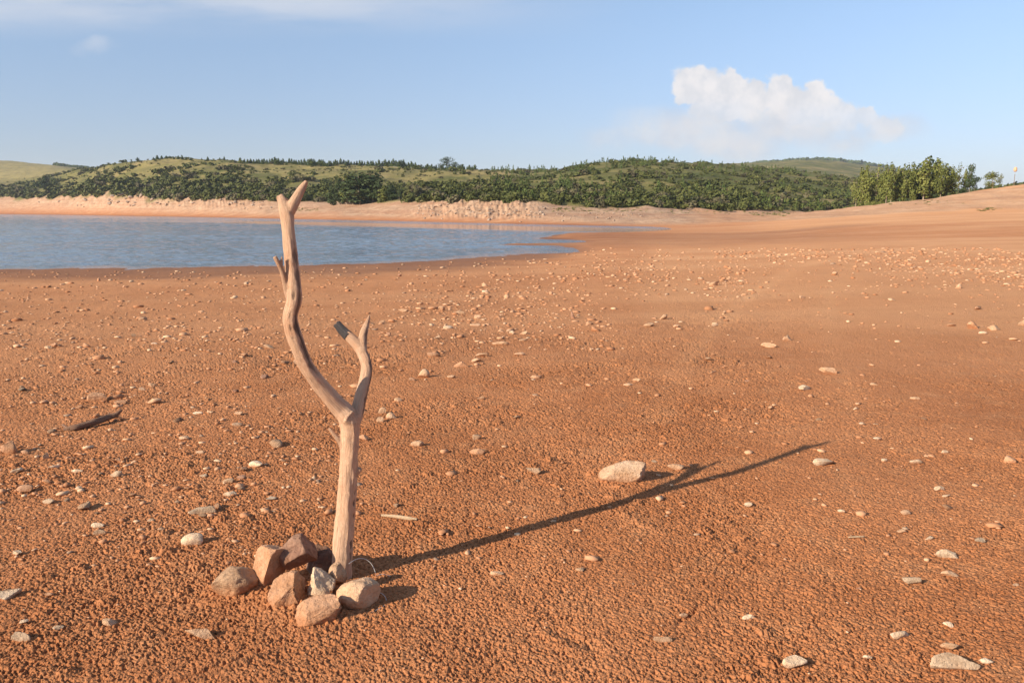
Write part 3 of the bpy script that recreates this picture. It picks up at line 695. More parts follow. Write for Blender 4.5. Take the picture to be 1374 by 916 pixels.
# ------------------------------------------------------------------ wood
def tube(pts, nseg=28, step=.006, seed=1, groove=.05, lump=.08, ragged=0.0, scar=None):
    """pts: list of (Vector, radius); returns verts, faces, along, around"""
    P = np.array([tuple(p) for p, r in pts]); R = np.array([r for p, r in pts])
    seg = np.linalg.norm(np.diff(P, axis=0), axis=1); s = np.concatenate([[0], np.cumsum(seg)])
    n = max(6, int(s[-1] / step)); u = np.linspace(0, s[-1], n)
    C = np.stack([np.interp(u, s, P[:, k]) for k in range(3)], 1); Rr = np.interp(u, s, R)
    w = max(1.0, .016 / (s[-1] / n)); w = min(w, n / 7)
    def sm(A):
        k = int(3 * w); ker = np.exp(-.5 * (np.arange(-k, k + 1) / w) ** 2); ker /= ker.sum()
        A = A if A.ndim > 1 else A[:, None]
        pad = np.concatenate([2 * A[:1] - A[k:0:-1], A, 2 * A[-1:] - A[-2:-k - 2:-1]])
        return np.stack([np.convolve(pad[:, j], ker, 'valid') for j in range(A.shape[1])], 1)
    C = sm(C); Rr = np.maximum(sm(Rr)[:, 0], .0008)
    T = np.gradient(C, axis=0); T /= np.linalg.norm(T, axis=1)[:, None]
    ref = np.array([0, 1.0, 0.1]); A = np.cross(T, ref); A /= np.linalg.norm(A, axis=1)[:, None]; B = np.cross(A, T)
    ph = np.linspace(0, 2 * np.pi, nseg, endpoint=False)
    PH, U = np.meshgrid(ph, u)
    cx, sx = np.cos(PH), np.sin(PH)
    g = groove * perlin(cx * 4.5 + seed, U * 5 + sx * 4.5) + groove * .7 * perlin(cx * 9 + seed + 8, U * 9 + sx * 9)
    g = g + lump * perlin(cx * 1.2 + seed * 3, U * 14 + sx * 1.2) + lump * .5 * perlin(cx * 1.5 - seed, U * 34 + sx)
    sc = np.zeros_like(U)
    if scar:
        for (u0, u1, a0, wd) in scar:
            da = np.abs((PH - a0 + np.pi) % (2 * np.pi) - np.pi) + .35 * perlin(U * 25, PH)
            mk = sstep(u0 * s[-1], u0 * s[-1] + .04, U) * sstep(u1 * s[-1], u1 * s[-1] - .04, U) * sstep(wd, wd * .6, da)
            sc = np.maximum(sc, mk); g = g - .10 * mk
    rad = Rr[:, None] * (1 + g)
    V = C[:, None] + A[:, None] * (rad * cx)[..., None] + B[:, None] * (rad * sx)[..., None]
    if ragged:
        jag = ragged * (perlin(cx * 2.2 + seed, sx * 2.2)) ; V[-4:] += (T[-4:, None] * (jag[-4:, :, None] * np.linspace(.3, 1, 4)[:, None, None]))
    V = V.reshape(-1, 3); n_ = len(u); F_ = []
    i = np.arange(n_ - 1)[:, None] * nseg; j = np.arange(nseg)[None]; j2 = (j + 1) % nseg
    Q = np.stack([i + j, i + j2, i + nseg + j2, i + nseg + j], -1).reshape(-1, 4)
    # caps as extra quads onto centre rings
    al = np.repeat(u, nseg); ar = np.tile(np.minimum(ph, 2 * np.pi - ph) / np.pi, n_)
    for end in (0, n_ - 1):
        ring = np.arange(end * nseg, end * nseg + nseg); cc = V[ring].mean(0) + T[end] * (-.15 if end else .0) * Rr[end]
        base = len(V); inner = cc + (V[ring] - V[ring].mean(0)) * .45
        V = np.concatenate([V, inner, [cc]]); al = np.concatenate([al, al[ring], [al[ring[0]]]]); ar = np.concatenate([ar, ar[ring], [0]])
        sc = np.concatenate([sc.ravel(), np.full(nseg + 1, .4)])
        jj = np.arange(nseg); jn = (jj + 1) % nseg
        if end: Q = np.concatenate([Q, np.stack([ring, ring[jn], base + jn, base + jj], 1), np.stack([base + jj, base + jn, np.full(nseg, base + nseg), np.full(nseg, base + nseg)], 1)[::1]])
        else: Q = np.concatenate([Q, np.stack([ring[jn], ring, base + jj, base + jn], 1), np.stack([base + jn, base + jj, np.full(nseg, base + nseg), np.full(nseg, base + nseg)], 1)])
    return V, Q, al, ar, sc.ravel()
def clean_tris(Q):
    tri = Q[:, 2] == Q[:, 3]
    return Q[~tri], Q[tri][:, :3]
def build_tubes(name, tubes, mat, parent=None, origin=None):
    Vs, T3, al, ar, sc, off = [], [], [], [], [], 0
    for V, Q, a, b_, s_ in tubes:
        q, t3 = clean_tris(Q)
        tr = np.concatenate([q[:, [0, 1, 2]], q[:, [0, 2, 3]], t3]) + off
        Vs.append(V); T3.append(tr); al.append(a); ar.append(b_); sc.append(s_); off += len(V)
    V = np.concatenate(Vs)
    if origin is not None: V = V - np.array(origin)
    me = mesh_np(name, V, np.concatenate(T3), True, mat, {'along': np.concatenate(al), 'around': np.concatenate(ar), 'scar': np.concatenate(sc)})
    return link(name, me, parent)
YD = 3.13
def bp(x, y, r, dy=0.0):
    p = at_depth(x, y, YD + dy); fz = p.y * CP - (p.z - H) * SP
    return (p, r * fz / F)
root = empty('driftwood_branch', (at_depth(460, 770, YD).x, YD, 0.0))
tag(root, 'tall bleached forked driftwood branch standing upright in a pile of rocks', 'branch')
main = [bp(459,812,13.5),bp(459,785,13),bp(458.6,758,13),bp(460,726,13.4),bp(463.5,693,13),bp(466,660,12.6),bp(468,631,12.6),bp(468.4,611,12),bp(470,588,12.2),bp(470,572,13.2),bp(468,560,14),bp(459,549,12.6),bp(445.5,536,11,-.02),bp(429,516,10.3,-.04),bp(416,499,10,-.06),bp(407,484,10,-.07),bp(400,464,10,-.085),bp(393,446,10.2,-.095),bp(389,431,10.2,-.1),bp(389,421,9.6,-.1),bp(394,409,9.6,-.1),bp(395.5,398,9.6,-.1),bp(393.5,373,9.3,-.09),bp(390,342,9.2,-.08),bp(387,312,8.3,-.065),bp(385.5,292,9.4,-.05),bp(384,284,9.8,-.045),bp(381,276,7.6,-.04),bp(378.5,270,6.2,-.03),bp(376,263,4.6,-.02)]
tubes = [tube(main, 44, .0045, 3, .045, .07, .008, scar=[(.58, .90, 3.6, .42), (.30, .52, 2.2, .7), (.02,.12,4.35,.10), (.66,.8,4.6,.12), (.1,.3,3.55,.12)])]
tubes.append(tube([bp(384,292,7,-.05),bp(388,283,8.2,-.045),bp(394,273,7.4,-.035),bp(400,262,6.2,-.02),bp(405,253,5.2,-.01),bp(409,247,4.2,0),bp(411.5,243,2.4,0)], 30, .004, 9, .05, .07, .008))
tubes.append(tube([bp(376.5,272,3.2,-.03),bp(374,268,2.6,-.03),bp(372.5,263,1.8,-.03)], 16, .004, 19, .05, .07, .004))
tubes.append(tube([bp(381,281,4.5,-.03),bp(385.5,272,3.0,-.025),bp(385.0,266,1.6,-.02)], 16, .004, 29, .05, .07, .004))
tubes.append(tube([bp(394,412,3,-.1),bp(388,402,4.2,-.1),bp(384,388,3.8,-.1),bp(381.5,375,3.6,-.11),bp(377,359,3.3,-.12),bp(371,349,3.1,-.13),bp(368.5,344,2.6,-.13)], 20, .004, 12, .06, .08, .006))
tubes.append(tube([bp(377,358,2.6,-.12),bp(378,350,1.8,-.12),bp(378,344,1.0,-.12)], 14, .004, 13, .06, .08, .003))
tubes.append(tube([bp(468,578,9),bp(475,566,9.6,.01),bp(480,550,9,.04),bp(486,525,8.4,.09),bp(491,505,7.9,.13),bp(492.3,494,7.5,.15),bp(490.6,483,7.5,.17),bp(485,471,7.4,.19),bp(478,460,7.2,.205),bp(470,452.6,6.8,.215),bp(465,448.5,6.4,.22)], 34, .0045, 5, .05, .06, .0, scar=[(.12, .8, 3.3, .5)]))
tubes.append(tube([bp(486,474,6.6,.18),bp(486,462,6.4,.205),bp(487,449,5.6,.23),bp(491,437,4.3,.255),bp(494,429,2.7,.27),bp(496,422,.9,.28)], 24, .004, 6, .06, .08, .004, scar=[(.1, .7, 3.5, .6)]))
tubes.append(tube([bp(462,603,5),bp(457,592,4.4,-.01),bp(450,584,3.2,-.015),bp(444.5,578,2.6,-.02),bp(441,574,1.6,-.02)], 18, .004, 7, .06, .08, .004))
tubes.append(tube([bp(476,636,5),bp(481,631,4.2,-.005),bp(483.5,628,2.8,-.008)], 18, .003, 8, .03, .05, .002))
tubes.append(tube([bp(470,561,11,-.018),bp(473,563,9,-.024),bp(474,563,6,-.027)], 20, .003, 8, .10, .16, .002))
tubes.append(tube([bp(402,482,4,-.07),bp(397,485,3.4,-.075),bp(394.5,486,2.2,-.08)], 14, .003, 18, .03, .05, .002))
wood = build_tubes('weathered_limb', tubes, M['wood'], root, root.location)
mod = wood.modifiers.new('r', 'REMESH'); mod.mode = 'VOXEL'; mod.voxel_size = .0032; mod.use_smooth_shade = True
dg = bpy.context.evaluated_depsgraph_get(); me2 = bpy.data.meshes.new_from_object(wood.evaluated_get(dg))
# carry the grain coordinates over from the swept tubes to the fused skin
from mathutils.kdtree import KDTree
old = wood.data; n_old = len(old.vertices); kd = KDTree(n_old)
co = np.empty(n_old * 3); old.vertices.foreach_get('co', co); co = co.reshape(-1, 3)
for i in range(n_old): kd.insert(co[i], i)
kd.balance()
src = {}
for an in ('along', 'around', 'scar'):
    a = np.empty(n_old, dtype=np.float32); old.attributes[an].data.foreach_get('value', a); src[an] = a
n_new = len(me2.vertices); nc = np.empty(n_new * 3); me2.vertices.foreach_get('co', nc); nc = nc.reshape(-1, 3)
acc = {an: np.zeros(n_new, dtype=np.float32) for an in src}
for i in range(n_new):
    nn = kd.find_n(nc[i], 3); ws = [1 / (d + 1e-4) for _, _, d in nn]; W = sum(ws)
    for an in src: acc[an][i] = sum(w_ * src[an][q[1]] for w_, q in zip(ws, nn)) / W
for an, arr in acc.items():
    if an in me2.attributes: me2.attributes.remove(me2.attributes[an])
    me2.attributes.new(an, 'FLOAT', 'POINT').data.foreach_set('value', arr)
wood.modifiers.clear(); me2.name = 'weathered_limb'; wood.data = me2
if not me2.materials: me2.materials.append(M['wood'])
me2.polygons.foreach_set('use_smooth', np.ones(len(me2.polygons), dtype=bool))
tip = build_tubes('charred_tip', [tube([bp(468,451.5,7.0,.216),bp(462,446,6.6,.225),bp(457,440.5,6.3,.232),bp(452,434.5,5.6,.24)], 28, .004, 15, .10, .05, .006)], M['char'], root, root.location)
tip['label'] = 'blackened burnt end of the short limb'

# fallen stick
a = hit(86, 574); b_ = hit(122, 568); c_ = hit(146, 561)
def gp(x, y, lift): p = hit(x, y); return Vector((p.x, p.y, p.z + lift))
s1 = [(gp(86,577,.004), .010), (gp(100,577,.018), .020), (gp(118,573,.022), .022), (gp(134,569,.028), .024), (gp(147,565,.035), .022), (at_depth(155,557,gp(147,565,0).y + .02), .017), (at_depth(163,550,gp(147,565,0).y + .05), .010)]
ts = [tube(s1, 24, .008, 21, .10, .16, .012)]
ts.append(tube([(gp(101,576,.016), .010), (gp(92,578,.014), .010), (gp(84,574,.024), .006)], 14, .008, 22, .1, .12, .006))
tag(build_tubes('fallen_stick', ts, M['darkwood']), 'crooked dark brown stick lying on the mud at the left', 'stick')
ts = [tube([(gp(512,693,.008), .006), (gp(530,695,.010), .008), (gp(545,697,.010), .009), (gp(560,699,.008), .007)], 14, .006, 31, .1, .15, .004)]
tag(build_tubes('splinter', ts, M['palestick']), 'thin pale straight wood splinter on the mud right of the trunk', 'splinter')
ts = [tube([(gp(1138,722,.006), .003), (gp(1150,722,.008), .004), (gp(1160,721,.006), .003)], 10, .006, 32, .1, .15, .003)]
tag(build_tubes('splinter', ts, M['palestick']), 'tiny pale twig lying on bare mud at the right below the white chips', 'splinter')
# nylon line tied round the foot of the branch
def wire(pts): return tube([(p, .0010) for p in pts], 6, .006, 1, 0, 0)
w1 = [at_depth(468,756,3.06), at_depth(474,751,3.08), at_depth(484,748,3.12), at_depth(493,750,3.14), at_depth(500,757,3.13), at_depth(504,768,3.11), at_depth(505,775,3.10)]
w2 = [gp(505,775,.01), gp(512,772,.012), gp(520,773,.006), gp(524,774,.004)]
w3 = [at_depth(508,794,2.93), at_depth(514,795,2.94), at_depth(519,801,2.93), at_depth(519,808,2.92), gp(517,813,.004), gp(508,817,.003), gp(496,824,.003)]
tag(build_tubes('nylon_line', [wire(w1 + w2)], M['line']), 'upper loop of thin pale line arching out from the foot of the branch', 'line')
tag(build_tubes('nylon_line', [wire(w3)], M['line']), 'lower thin pale line curling out from under the right-hand rock', 'line')

# ------------------------------------------------------------------ plants
def crown_np(lobes, n, leaf, seed, up=.25):
    g = np.random.default_rng(seed); Vs, tone = [], []
    vol = np.array([l[3] * l[4] * l[5] for l in lobes]); cnt = np.maximum(6, (n * vol ** .67 / (vol ** .67).sum()).astype(int))
    for (x, y, z, rx, ry, rz), c in zip(lobes, cnt):
        d = g.normal(size=(c, 3)); d /= np.linalg.norm(d, axis=1)[:, None]
        rr = g.uniform(.45, 1.05, c) ** .6
        P = d * rr[:, None] * np.array([rx, ry, rz]) + np.array([x, y, z])
        nrm = d + g.normal(size=(c, 3)) * .45 + np.array([0, 0, up]); nrm /= np.linalg.norm(nrm, axis=1)[:, None]
        a = np.cross(nrm, g.normal(size=(c, 3))); a /= np.linalg.norm(a, axis=1)[:, None]; b = np.cross(nrm, a)
        s = (leaf * g.uniform(.6, 1.3, c))[:, None]
        q = np.stack([P - a * s - b * s * .6, P + a * s * .3 - b * s, P + a * s + b * s * .5, P - a * s * .2 + b * s], 1)
        Vs.append(q.reshape(-1, 3)); tn = np.clip(g.normal(.5, .16, c) + g.normal(0, .15), 0, 1); tone.append(np.repeat(tn, 4))
    V = np.concatenate(Vs); return V, np.arange(len(V)).reshape(-1, 4), np.concatenate(tone)
def crown_mesh(name, lobes, n, leaf, seed, mat): 
    V, Fc, t = crown_np(lobes, n, leaf, seed); return mesh_np(name, V, Fc, False, mat, {'tone': t})
def simple_tube(P, R, ns=7):
    P = np.array(P, float); n = len(P); T = np.gradient(P, axis=0); T /= np.linalg.norm(T, axis=1)[:, None]
    A = np.cross(T, [0.1, 1, 0.2]); A /= np.linalg.norm(A, axis=1)[:, None]; B = np.cross(A, T); ph = np.linspace(0, 2 * np.pi, ns, endpoint=False)
    V = (P[:, None] + np.array(R)[:, None, None] * (A[:, None] * np.cos(ph)[None, :, None] + B[:, None] * np.sin(ph)[None, :, None])).reshape(-1, 3)
    i = np.arange(n - 1)[:, None] * ns; j = np.arange(ns)[None]; j2 = (j + 1) % ns
    return V, np.stack([i + j, i + j2, i + ns + j2, i + ns + j], -1).reshape(-1, 4)
def trunk_mesh(name, h, r, seed, limbs=6, z0=.35):
    g = random.Random(seed); Vs, Fs, off = [], [], 0
    bx, by = g.uniform(-.04, .04) * h, g.uniform(-.04, .04) * h
    sp = lambda t: (bx * math.sin(t * 3) , by * math.sin(t * 2.6), t * h)
    V, Fc = simple_tube([(sp(0)[0], sp(0)[1], -.3)] + [sp(t) for t in (.05, .25, .5, .75, .95)], [r * 1.3, r, r * .85, r * .6, r * .35, r * .12]); Vs.append(V); Fs.append(Fc); off += len(V)
    for k in range(limbs):
        t = z0 + (1 - z0) * k / limbs * .9; x, y, z = sp(t); a = g.uniform(0, 6.28); L = h * g.uniform(.14, .26); e = g.uniform(.35, .9)
        q = [(x, y, z), (x + math.cos(a) * L * .5, y + math.sin(a) * L * .5, z + L * .35 * e), (x + math.cos(a) * L, y + math.sin(a) * L, z + L * e)]
        V, Fc = simple_tube(q, [r * .4, r * .25, r * .08], 5); Vs.append(V); Fs.append(Fc + off); off += len(V)
    return mesh_np(name, np.concatenate(Vs), np.concatenate(Fs), True, M['bark'])

# tree prototypes, unit height 1 m -> scaled per tree
def lobes_tall(seed, w=.2, z0=.3, n=9):
    g = random.Random(seed); L = []
    for k in range(n):
        t = z0 + (1 - z0) * (k + .5) / n; wd = w * (math.sin(math.pi * (.18 + .8 * (t - z0) / (1 - z0))) ** .6)
        L.append((g.uniform(-.5, .5) * wd, g.uniform(-.5, .5) * wd, t * .93, wd * g.uniform(.55, .9), wd * g.uniform(.55, .9), (1 - z0) / n * g.uniform(.9, 1.4)))
    return L
def lobes_round(seed, w=.42, n=11, z0=.2):
    g = random.Random(seed); L = []
    for k in range(n):
        a = g.uniform(0, 6.28); q = g.uniform(0, .62) * w; z = g.uniform(z0 + .12, .86)
        L.append((math.cos(a) * q, math.sin(a) * q, z, w * g.uniform(.3, .5), w * g.uniform(.3, .5), .15 * g.uniform(.8, 1.3)))
    return L
def lobes_pine(seed, w=.26):
    g = random.Random(seed); L = []
    for k in range(8):
        t = k / 7; wd = w * (1 - .8 * t) * g.uniform(.8, 1.15)
        L.append((g.uniform(-.2, .2) * wd, g.uniform(-.2, .2) * wd, .14 + .8 * t, wd, wd, .085))
    return L
KIND = {}
for nm, fn, mat, n, leaf, zz in (('tall', lambda s: lobes_tall(s, .2, .16, 11), 'leaf', 1150, .021, .22), ('dark', lambda s: lobes_tall(s, .21, .08, 11), 'dark_leaf', 1200, .022, .2), ('round', lobes_round, 'dark_leaf', 700, .024, .25), ('pine', lobes_pine, 'pine', 520, .036, .1), ('airy', lambda s: lobes_tall(s, .17, .3, 8), 'leaf', 330, .018, .35), ('wide', lambda s: lobes_round(s, .36, 14, .12), 'leaf', 1100, .022, .2)):
    KIND[nm] = [(crown_mesh('crown', fn(s * 7 + len(nm)), n, leaf, s + 40, M[mat]), trunk_mesh('trunk', .95, .017 if nm != 'airy' else .015, s, 6, zz)) for s in range(4)]
_tn = [0]
def tree(name, kind, loc, h, wscale, label, cat='tree', group=None, thick=1.0):
    _tn[0] += 1; crown, trunk = KIND[kind][_tn[0] % 4]
    e = empty(name, loc); e.scale = (h * wscale, h * wscale, h); e.rotation_euler = (random.uniform(-.03, .03), random.uniform(-.03, .03), random.uniform(0, 6.28))
    link('crown', crown, e); link('trunk', trunk, e); tag(e, label, cat, group); return e
def ground_at(x, y, Y=None):
    p = hit(x, y) if Y is None else None
    if p is None:
        if Y is None: Y = 130
        u = (x - CX) / 1083.; return Vector((u * Y, Y, hz(u * Y, Y)))
    return p
def tree_px(kind, x, yb, yt, Y, wscale, label, name='tree', group=None, cat='tree'):
    """foot on the terrain at depth Y on the bearing of photo x; height from the photo's top line"""
    q = at_depth(x, yb, Y); g = hz(q.x, q.y); top = at_depth(x, yt, Y).z
    return tree(name, kind, (q.x, q.y, g), max(top - g, .8), wscale, label, cat, group)

# grove behind the upright branch (centre-left shore)
G1 = [(447,272,247,192,'dark',1.0),(456,275,240,190,'dark',1.0),(466,275,236,189,'tall',1.1),(474,276,233,188,'dark',1.3),(484,276,231,187,'dark',1.5),(493,276,228,190,'round',1.1),(501,276,230,187,'dark',1.5),(509,275,240,185,'dark',1.2),(517,275,248,182,'tall',1.2),(526,274,247,180,'dark',1.3),(536,273,252,178,'round',1.0),(548,272,243,176,'airy',.9),(556,272,246,176,'airy',.9)]
names = ['leftmost small tree of the shore grove','second tree from the left in the shore grove','lighter green slender tree in the left half of the shore grove','dark tree with a broad crown left of the grove centre','dark broad tree at the centre of the shore grove','tallest rounded tree rising from the middle of the shore grove','dark broad tree just right of the grove centre','shorter dark tree where the grove steps down to the right','light green low tree on the right side of the grove','bushy dark tree on the right side of the grove','low round tree at the right end of the grove','thin airy sapling standing right of the grove','farthest right thin airy sapling beside the grove']
for (x, yb, yt, Y, k, w), lb in zip(G1, names): tree_px(k, x, yb, yt, Y, w * (1.55 if k != 'airy' else 1), lb, group='trees in the grove on the far shore')
# right bank trees
G2 = [(1166,238,140,'airy',1.3),(1174,226,136,'tall',1.1),(1181,222,134,'tall',1.0),(1189,231,139,'tall',1.1),(1196,217,137,'airy',1.3),(1201,232,133,'tall',1.1),(1209,221,131,'tall',1.0),(1216,219,129,'tall',.9),(1223,225,133,'tall',1.1),(1231,221,130,'tall',1.0),(1238,221,135,'tall',1.1),(1246,219,130,'tall',1.1),(1253,222,134,'dark',1.2),(1261,212,129,'tall',1.5),(1268,212,133,'dark',1.4),(1276,214,131,'tall',1.6),(1284,220,128,'wide',.75),(1292,221,133,'tall',1.3),(1301,224,130,'tall',1.2),(1309,220,128,'airy',1.3),(1317,229,131,'tall',1.1),(1324,218,127,'round',.62),(1331,236,127,'round',.9)]
names2 = ['small thin tree at the far left of the right-hand grove','thin tree second from the left in the right-hand grove','slender tree third from the left in the right-hand grove','slender lower tree fourth from the left in the right-hand grove','airy tall sapling with a tufted top in the left of the right-hand grove','low slender tree between the tufted sapling and the pale trunks','tree with a tall pale trunk, first of the pale-trunk row','tree with a tall pale trunk, second of the pale-trunk row','tree third in the pale-trunk row','tree fourth in the pale-trunk row','tree fifth in the pale-trunk row','leafy tree sixth in the pale-trunk row','dark leafy tree left of the highest crown','highest bright green crown in the right-hand grove','dark broad crown behind the highest one','tall bright crown just right of the highest one','low wide crown on the bank crest','slender tree just right of the low wide crown','narrow tree in the right part of the grove','airy bare-topped tree left of the round one','small tree in front of the round one','round dark tree standing at the right end of the grove','low bushy tree on the slope right of the round tree']
for (x, yt, Y, k, w), lb in zip(G2, names2): tree_px(k, x, 0, yt - 3, Y, w * (.72 if k in ('tall', 'airy') else .9), lb, group='trees on the crest of the right bank')
tree_px('wide', 1356, 0, 230, 121, 1.7, 'single dark bush-like tree on the bank crest at the right edge')
tree_px('airy', 1366, 0, 231, 122, 1.0, 'thin bare sapling at the far right edge of the bank', name='sapling')
for i in range(46):
    x = random.uniform(1162, 1345); Y = random.uniform(122, 146) ; u = (x - CX) / 1083.; lateb = KIND['round'][i % 4][0] if i % 3 else KIND['wide'][i % 4][0]
    o = link('bush', lateb); s_ = random.uniform(.8, 1.9) * (.8 if x > 1300 else 1); o.location = (u * Y, Y, hz(u * Y, Y) - .35 * s_); o.scale = (s_ * 1.3, s_ * 1.3, s_); o.rotation_euler = (0, 0, random.uniform(0, 6.28))
    tag(o, 'low green bush growing among the trunks of the right-hand grove', 'bush', 'bushes under the right-hand grove')
# left shore and skyline trees
for (x, yt, Y, k, w, lb) in [(2,248,462,'round',1.3,'dark tree at the far left edge above the shore'),(14,246,470,'round',1.3,'second dark tree from the left edge above the shore'),(27,240,440,'round',1.1,'dark tree third from the left edge above the shore'),(38,234,430,'dark',1.8,'dark upright tree fourth from the left edge'),(52,236,430,'round',1.2,'dark rounded tree fifth from the left edge'),
                         (112,228,398,'round',1.0,'left one of two big dark trees on the low saddle'),(122,224,392,'round',1.15,'right and larger one of two big dark trees on the low saddle'),(135,236,380,'round',1.3,'dark low tree right of the two big trees on the saddle'),
                         (160,213,420,'round',1.0,'dark tree leftmost on the hill shoulder skyline'),(169,211,422,'dark',1.9,'ragged tree second on the hill shoulder skyline'),(153,219,415,'round',1.2,'low dark tree at the foot of the hill shoulder skyline'),(183,213,416,'round',1.6,'wide dark shrubby tree on the hill shoulder skyline'),(197,211,412,'round',1.3,'rightmost dark tree on the hill shoulder skyline'),
                         (598,209,357,'round',1.3,'large solitary round dark tree on the middle skyline'),(588,217,356,'round',1.2,'small round tree left of the solitary skyline tree'),(608,216,356,'round',1.3,'low round tree right of the solitary skyline tree'),(617,219,356,'round',1.3,'lower round tree second to the right of the solitary skyline tree')]:
    tree_px(k, x, 0, yt, Y, w, lb)
# young pines along the crest
def crest_depth(x): return float(ctrl(9, np.array([math.atan((x - CX) / 1083.)]))[0]) * math.cos(math.atan((x - CX) / 1083.))
def pine(x, Y, h, w, label, group):
    u = (x - CX) / 1083.; g = hz(u * Y, Y); _tn[0] += 1
    o = link('pine_tree', KIND['pine'][_tn[0] % 4][0]); o.location = (u * Y, Y, g - .1); o.scale = (h * w, h * w, h); o.rotation_euler = (0, 0, random.uniform(0, 6.28)); tag(o, label, 'pine tree', group)
x = 326
while x < 640:
    Y = crest_depth(x) + random.uniform(-6, 6)
    pine(x, Y, random.uniform(1.8, 3.2) * (1.0 + .15 * math.sin(x * .05)), random.uniform(1.4, 2.3), 'young green pine in the dense row along the flat skyline', 'young pines in the row along the skyline'); x += random.uniform(2.2, 4.2)
for x in (211, 216, 222, 228, 234, 238, 244, 249, 254, 260, 275, 283, 299, 305):
    pine(x, crest_depth(x) - 3, random.uniform(1.0, 2.5), random.uniform(1.5, 2.6), 'small dark pine dotted along the grassy hilltop on the left', 'small pines on the grassy hilltop')

# shrubs on the slopes
def shrub_lobes(seed):
    g = random.Random(seed); return [(g.uniform(-.35, .35), g.uniform(-.35, .35), g.uniform(.25, .6), g.uniform(.25, .42), g.uniform(.25, .42), g.uniform(.2, .36)) for _ in range(6)]
SHR = {m_: [crown_mesh('shrub', shrub_lobes(60 + k), 190, .085, 80 + k, M[m_]) for k in range(5)] for m_ in ('shrub', 'dry_shrub', 'pine')}
LOW = [crown_np(shrub_lobes(90 + k), 52, .15, 95 + k) for k in range(8)]
LOWP = [crown_np([(a, b, c, d, e, f * 1.5) for a, b, c, d, e, f in lobes_pine(70 + k, .62)], 56, .085, 65 + k) for k in range(5)]
cand = []
N_S = 26000
xs = RNG.uniform(-80, 1460, N_S); lr = RNG.uniform(0, 1, N_S)
tha = np.arctan((xs - CX) / 1083.)
v0, v1 = ctrl(7, tha), ctrl(9, tha) * 1.12
rs = v0 * .985 * (v1 / (v0 * .985)) ** lr
X, Y = rs * np.sin(tha), rs * np.cos(tha); Z = height(X, Y)
n1 = fbm(X * .018 + 20, Y * .018, 3); n2 = fbm(X * .06, Y * .06, 3)
t = np.log(rs / v0) / np.log(v1 / v0)
n3 = fbm(xs * .012 + 3, rs * .035, 3)
for i in range(N_S):
    x, tt_, a = xs[i], t[i], n1[i] + .5 * n2[i]
    if x < 680:
        d = .62 if x < 380 else .5
        if 130 < x < 660: d *= float(sstep(.75, .35, tt_ + .25 * (x - 250) / 300 - .35 * n1[i]))
        d = d * (1.2 if tt_ < .25 else .85) + (.22 * (a > .2))
        if 330 < x < 440: d *= .45
        if x < 110 and rs[i] > 640: d = .03
    elif x < 1170: d = .85 + .3 * a
    else: d = .8
    if x > 1180 and rs[i] < 175: d = 0
    band = float(sstep(-.28, .12, n3[i]))
    d *= (.12 + .88 * band) * float(sstep(-.7, .2, a + .25))
    if x >= 680 and .30 < tt_ < .55 and n3[i] < .3: d *= .35
    if tt_ < .10: d = max(d, .8 if n2[i] > -.25 else .2)
    if 438 < x < 560 and tt_ < .12: d *= .25
    if x > 1180 and rs[i] < 175: d = 0
    if RNG.random() < d * .40:
        pine_ = x > 660 and (tt_ > .6 or a > .25) and RNG.random() < .42
        s = RNG.choice([.8, 1.0, 1.25]) * RNG.uniform(1.1, 2.9) * (1.15 if tt_ < .3 else .95)
        if x < 420: s *= 1.25
        if x > 660: s *= .85
        if pine_: s = RNG.uniform(1.6, 2.9)
        cand.append((s / rs[i], X[i], Y[i], Z[i], s, pine_, x, tt_, RNG.random()))
for i in range(0, N_S):
    if .12 < t[i] < .97 and RNG.random() < (.15 if xs[i] < 690 else .26) * (.35 + (n2[i] > .05)) * (.3 if xs[i] < 110 and rs[i] > 640 else 1):
        s_ = RNG.uniform(.5, 1.3); cand.append((s_ / rs[i], X[i], Y[i], Z[i], s_, False, xs[i], t[i], RNG.random()))
cand.sort(key=lambda c: -c[0])
def sreg(x):
    return 'on the left slope' if x < 330 else ('beside the shore grove' if x < 560 else ('above the rocky point' if x < 760 else ('at the foot of the middle hill' if x < 960 else 'in the valley left of the right-hand grove')))
nind = 0; stuff = []
for c in cand:
    _, X_, Y_, Z_, s, pine_, x, tt_, rnd = c
    if nind < 280 and not pine_ and 0 < x < 1170 and tt_ < .6:
        mt = 'dry_shrub' if rnd < .22 else 'shrub'
        o = link('shrub', SHR[mt][nind % 5]); o.location = (X_, Y_, Z_ - .15 * s); o.scale = (s, s, s * .85); o.rotation_euler = (0, 0, rnd * 6.28)
        tag(o, '%s shrub %s' % ('greyish' if mt == 'dry_shrub' else 'green', sreg(x)), 'shrub', 'shrubs ' + sreg(x)); nind += 1
    else: stuff.append(c)
it1, it2, it3 = [], [], []
for k, (_, X_, Y_, Z_, s, pine_, x, tt_, rnd) in enumerate(stuff):
    L = (LOWP if pine_ else LOW)[k % (5 if pine_ else 8)]
    tone = np.clip(L[2] + (rnd - .5) * .35, 0, 1)
    (it2 if pine_ else (it3 if rnd < .18 else it1)).append((L[0], L[1], (X_, Y_, Z_ - .12 * s), np.array([s * (.62 if pine_ else 1), s * (.62 if pine_ else 1), s * (1.0 if pine_ else .85)]), rnd * 40, tone))
if it1: tag(merged('scrub', it1, M['shrub'], False), 'mass of green scrub covering the hillsides', 'scrub', kind='stuff')
if it3: tag(merged('dry_scrub', it3, M['dry_shrub'], False), 'greyish scrub mixed through the hillsides', 'scrub', kind='stuff')
if it2: tag(merged('pine_wood', it2, M['pine'], False), 'young pine plantation covering the middle hill', 'wood', kind='stuff')
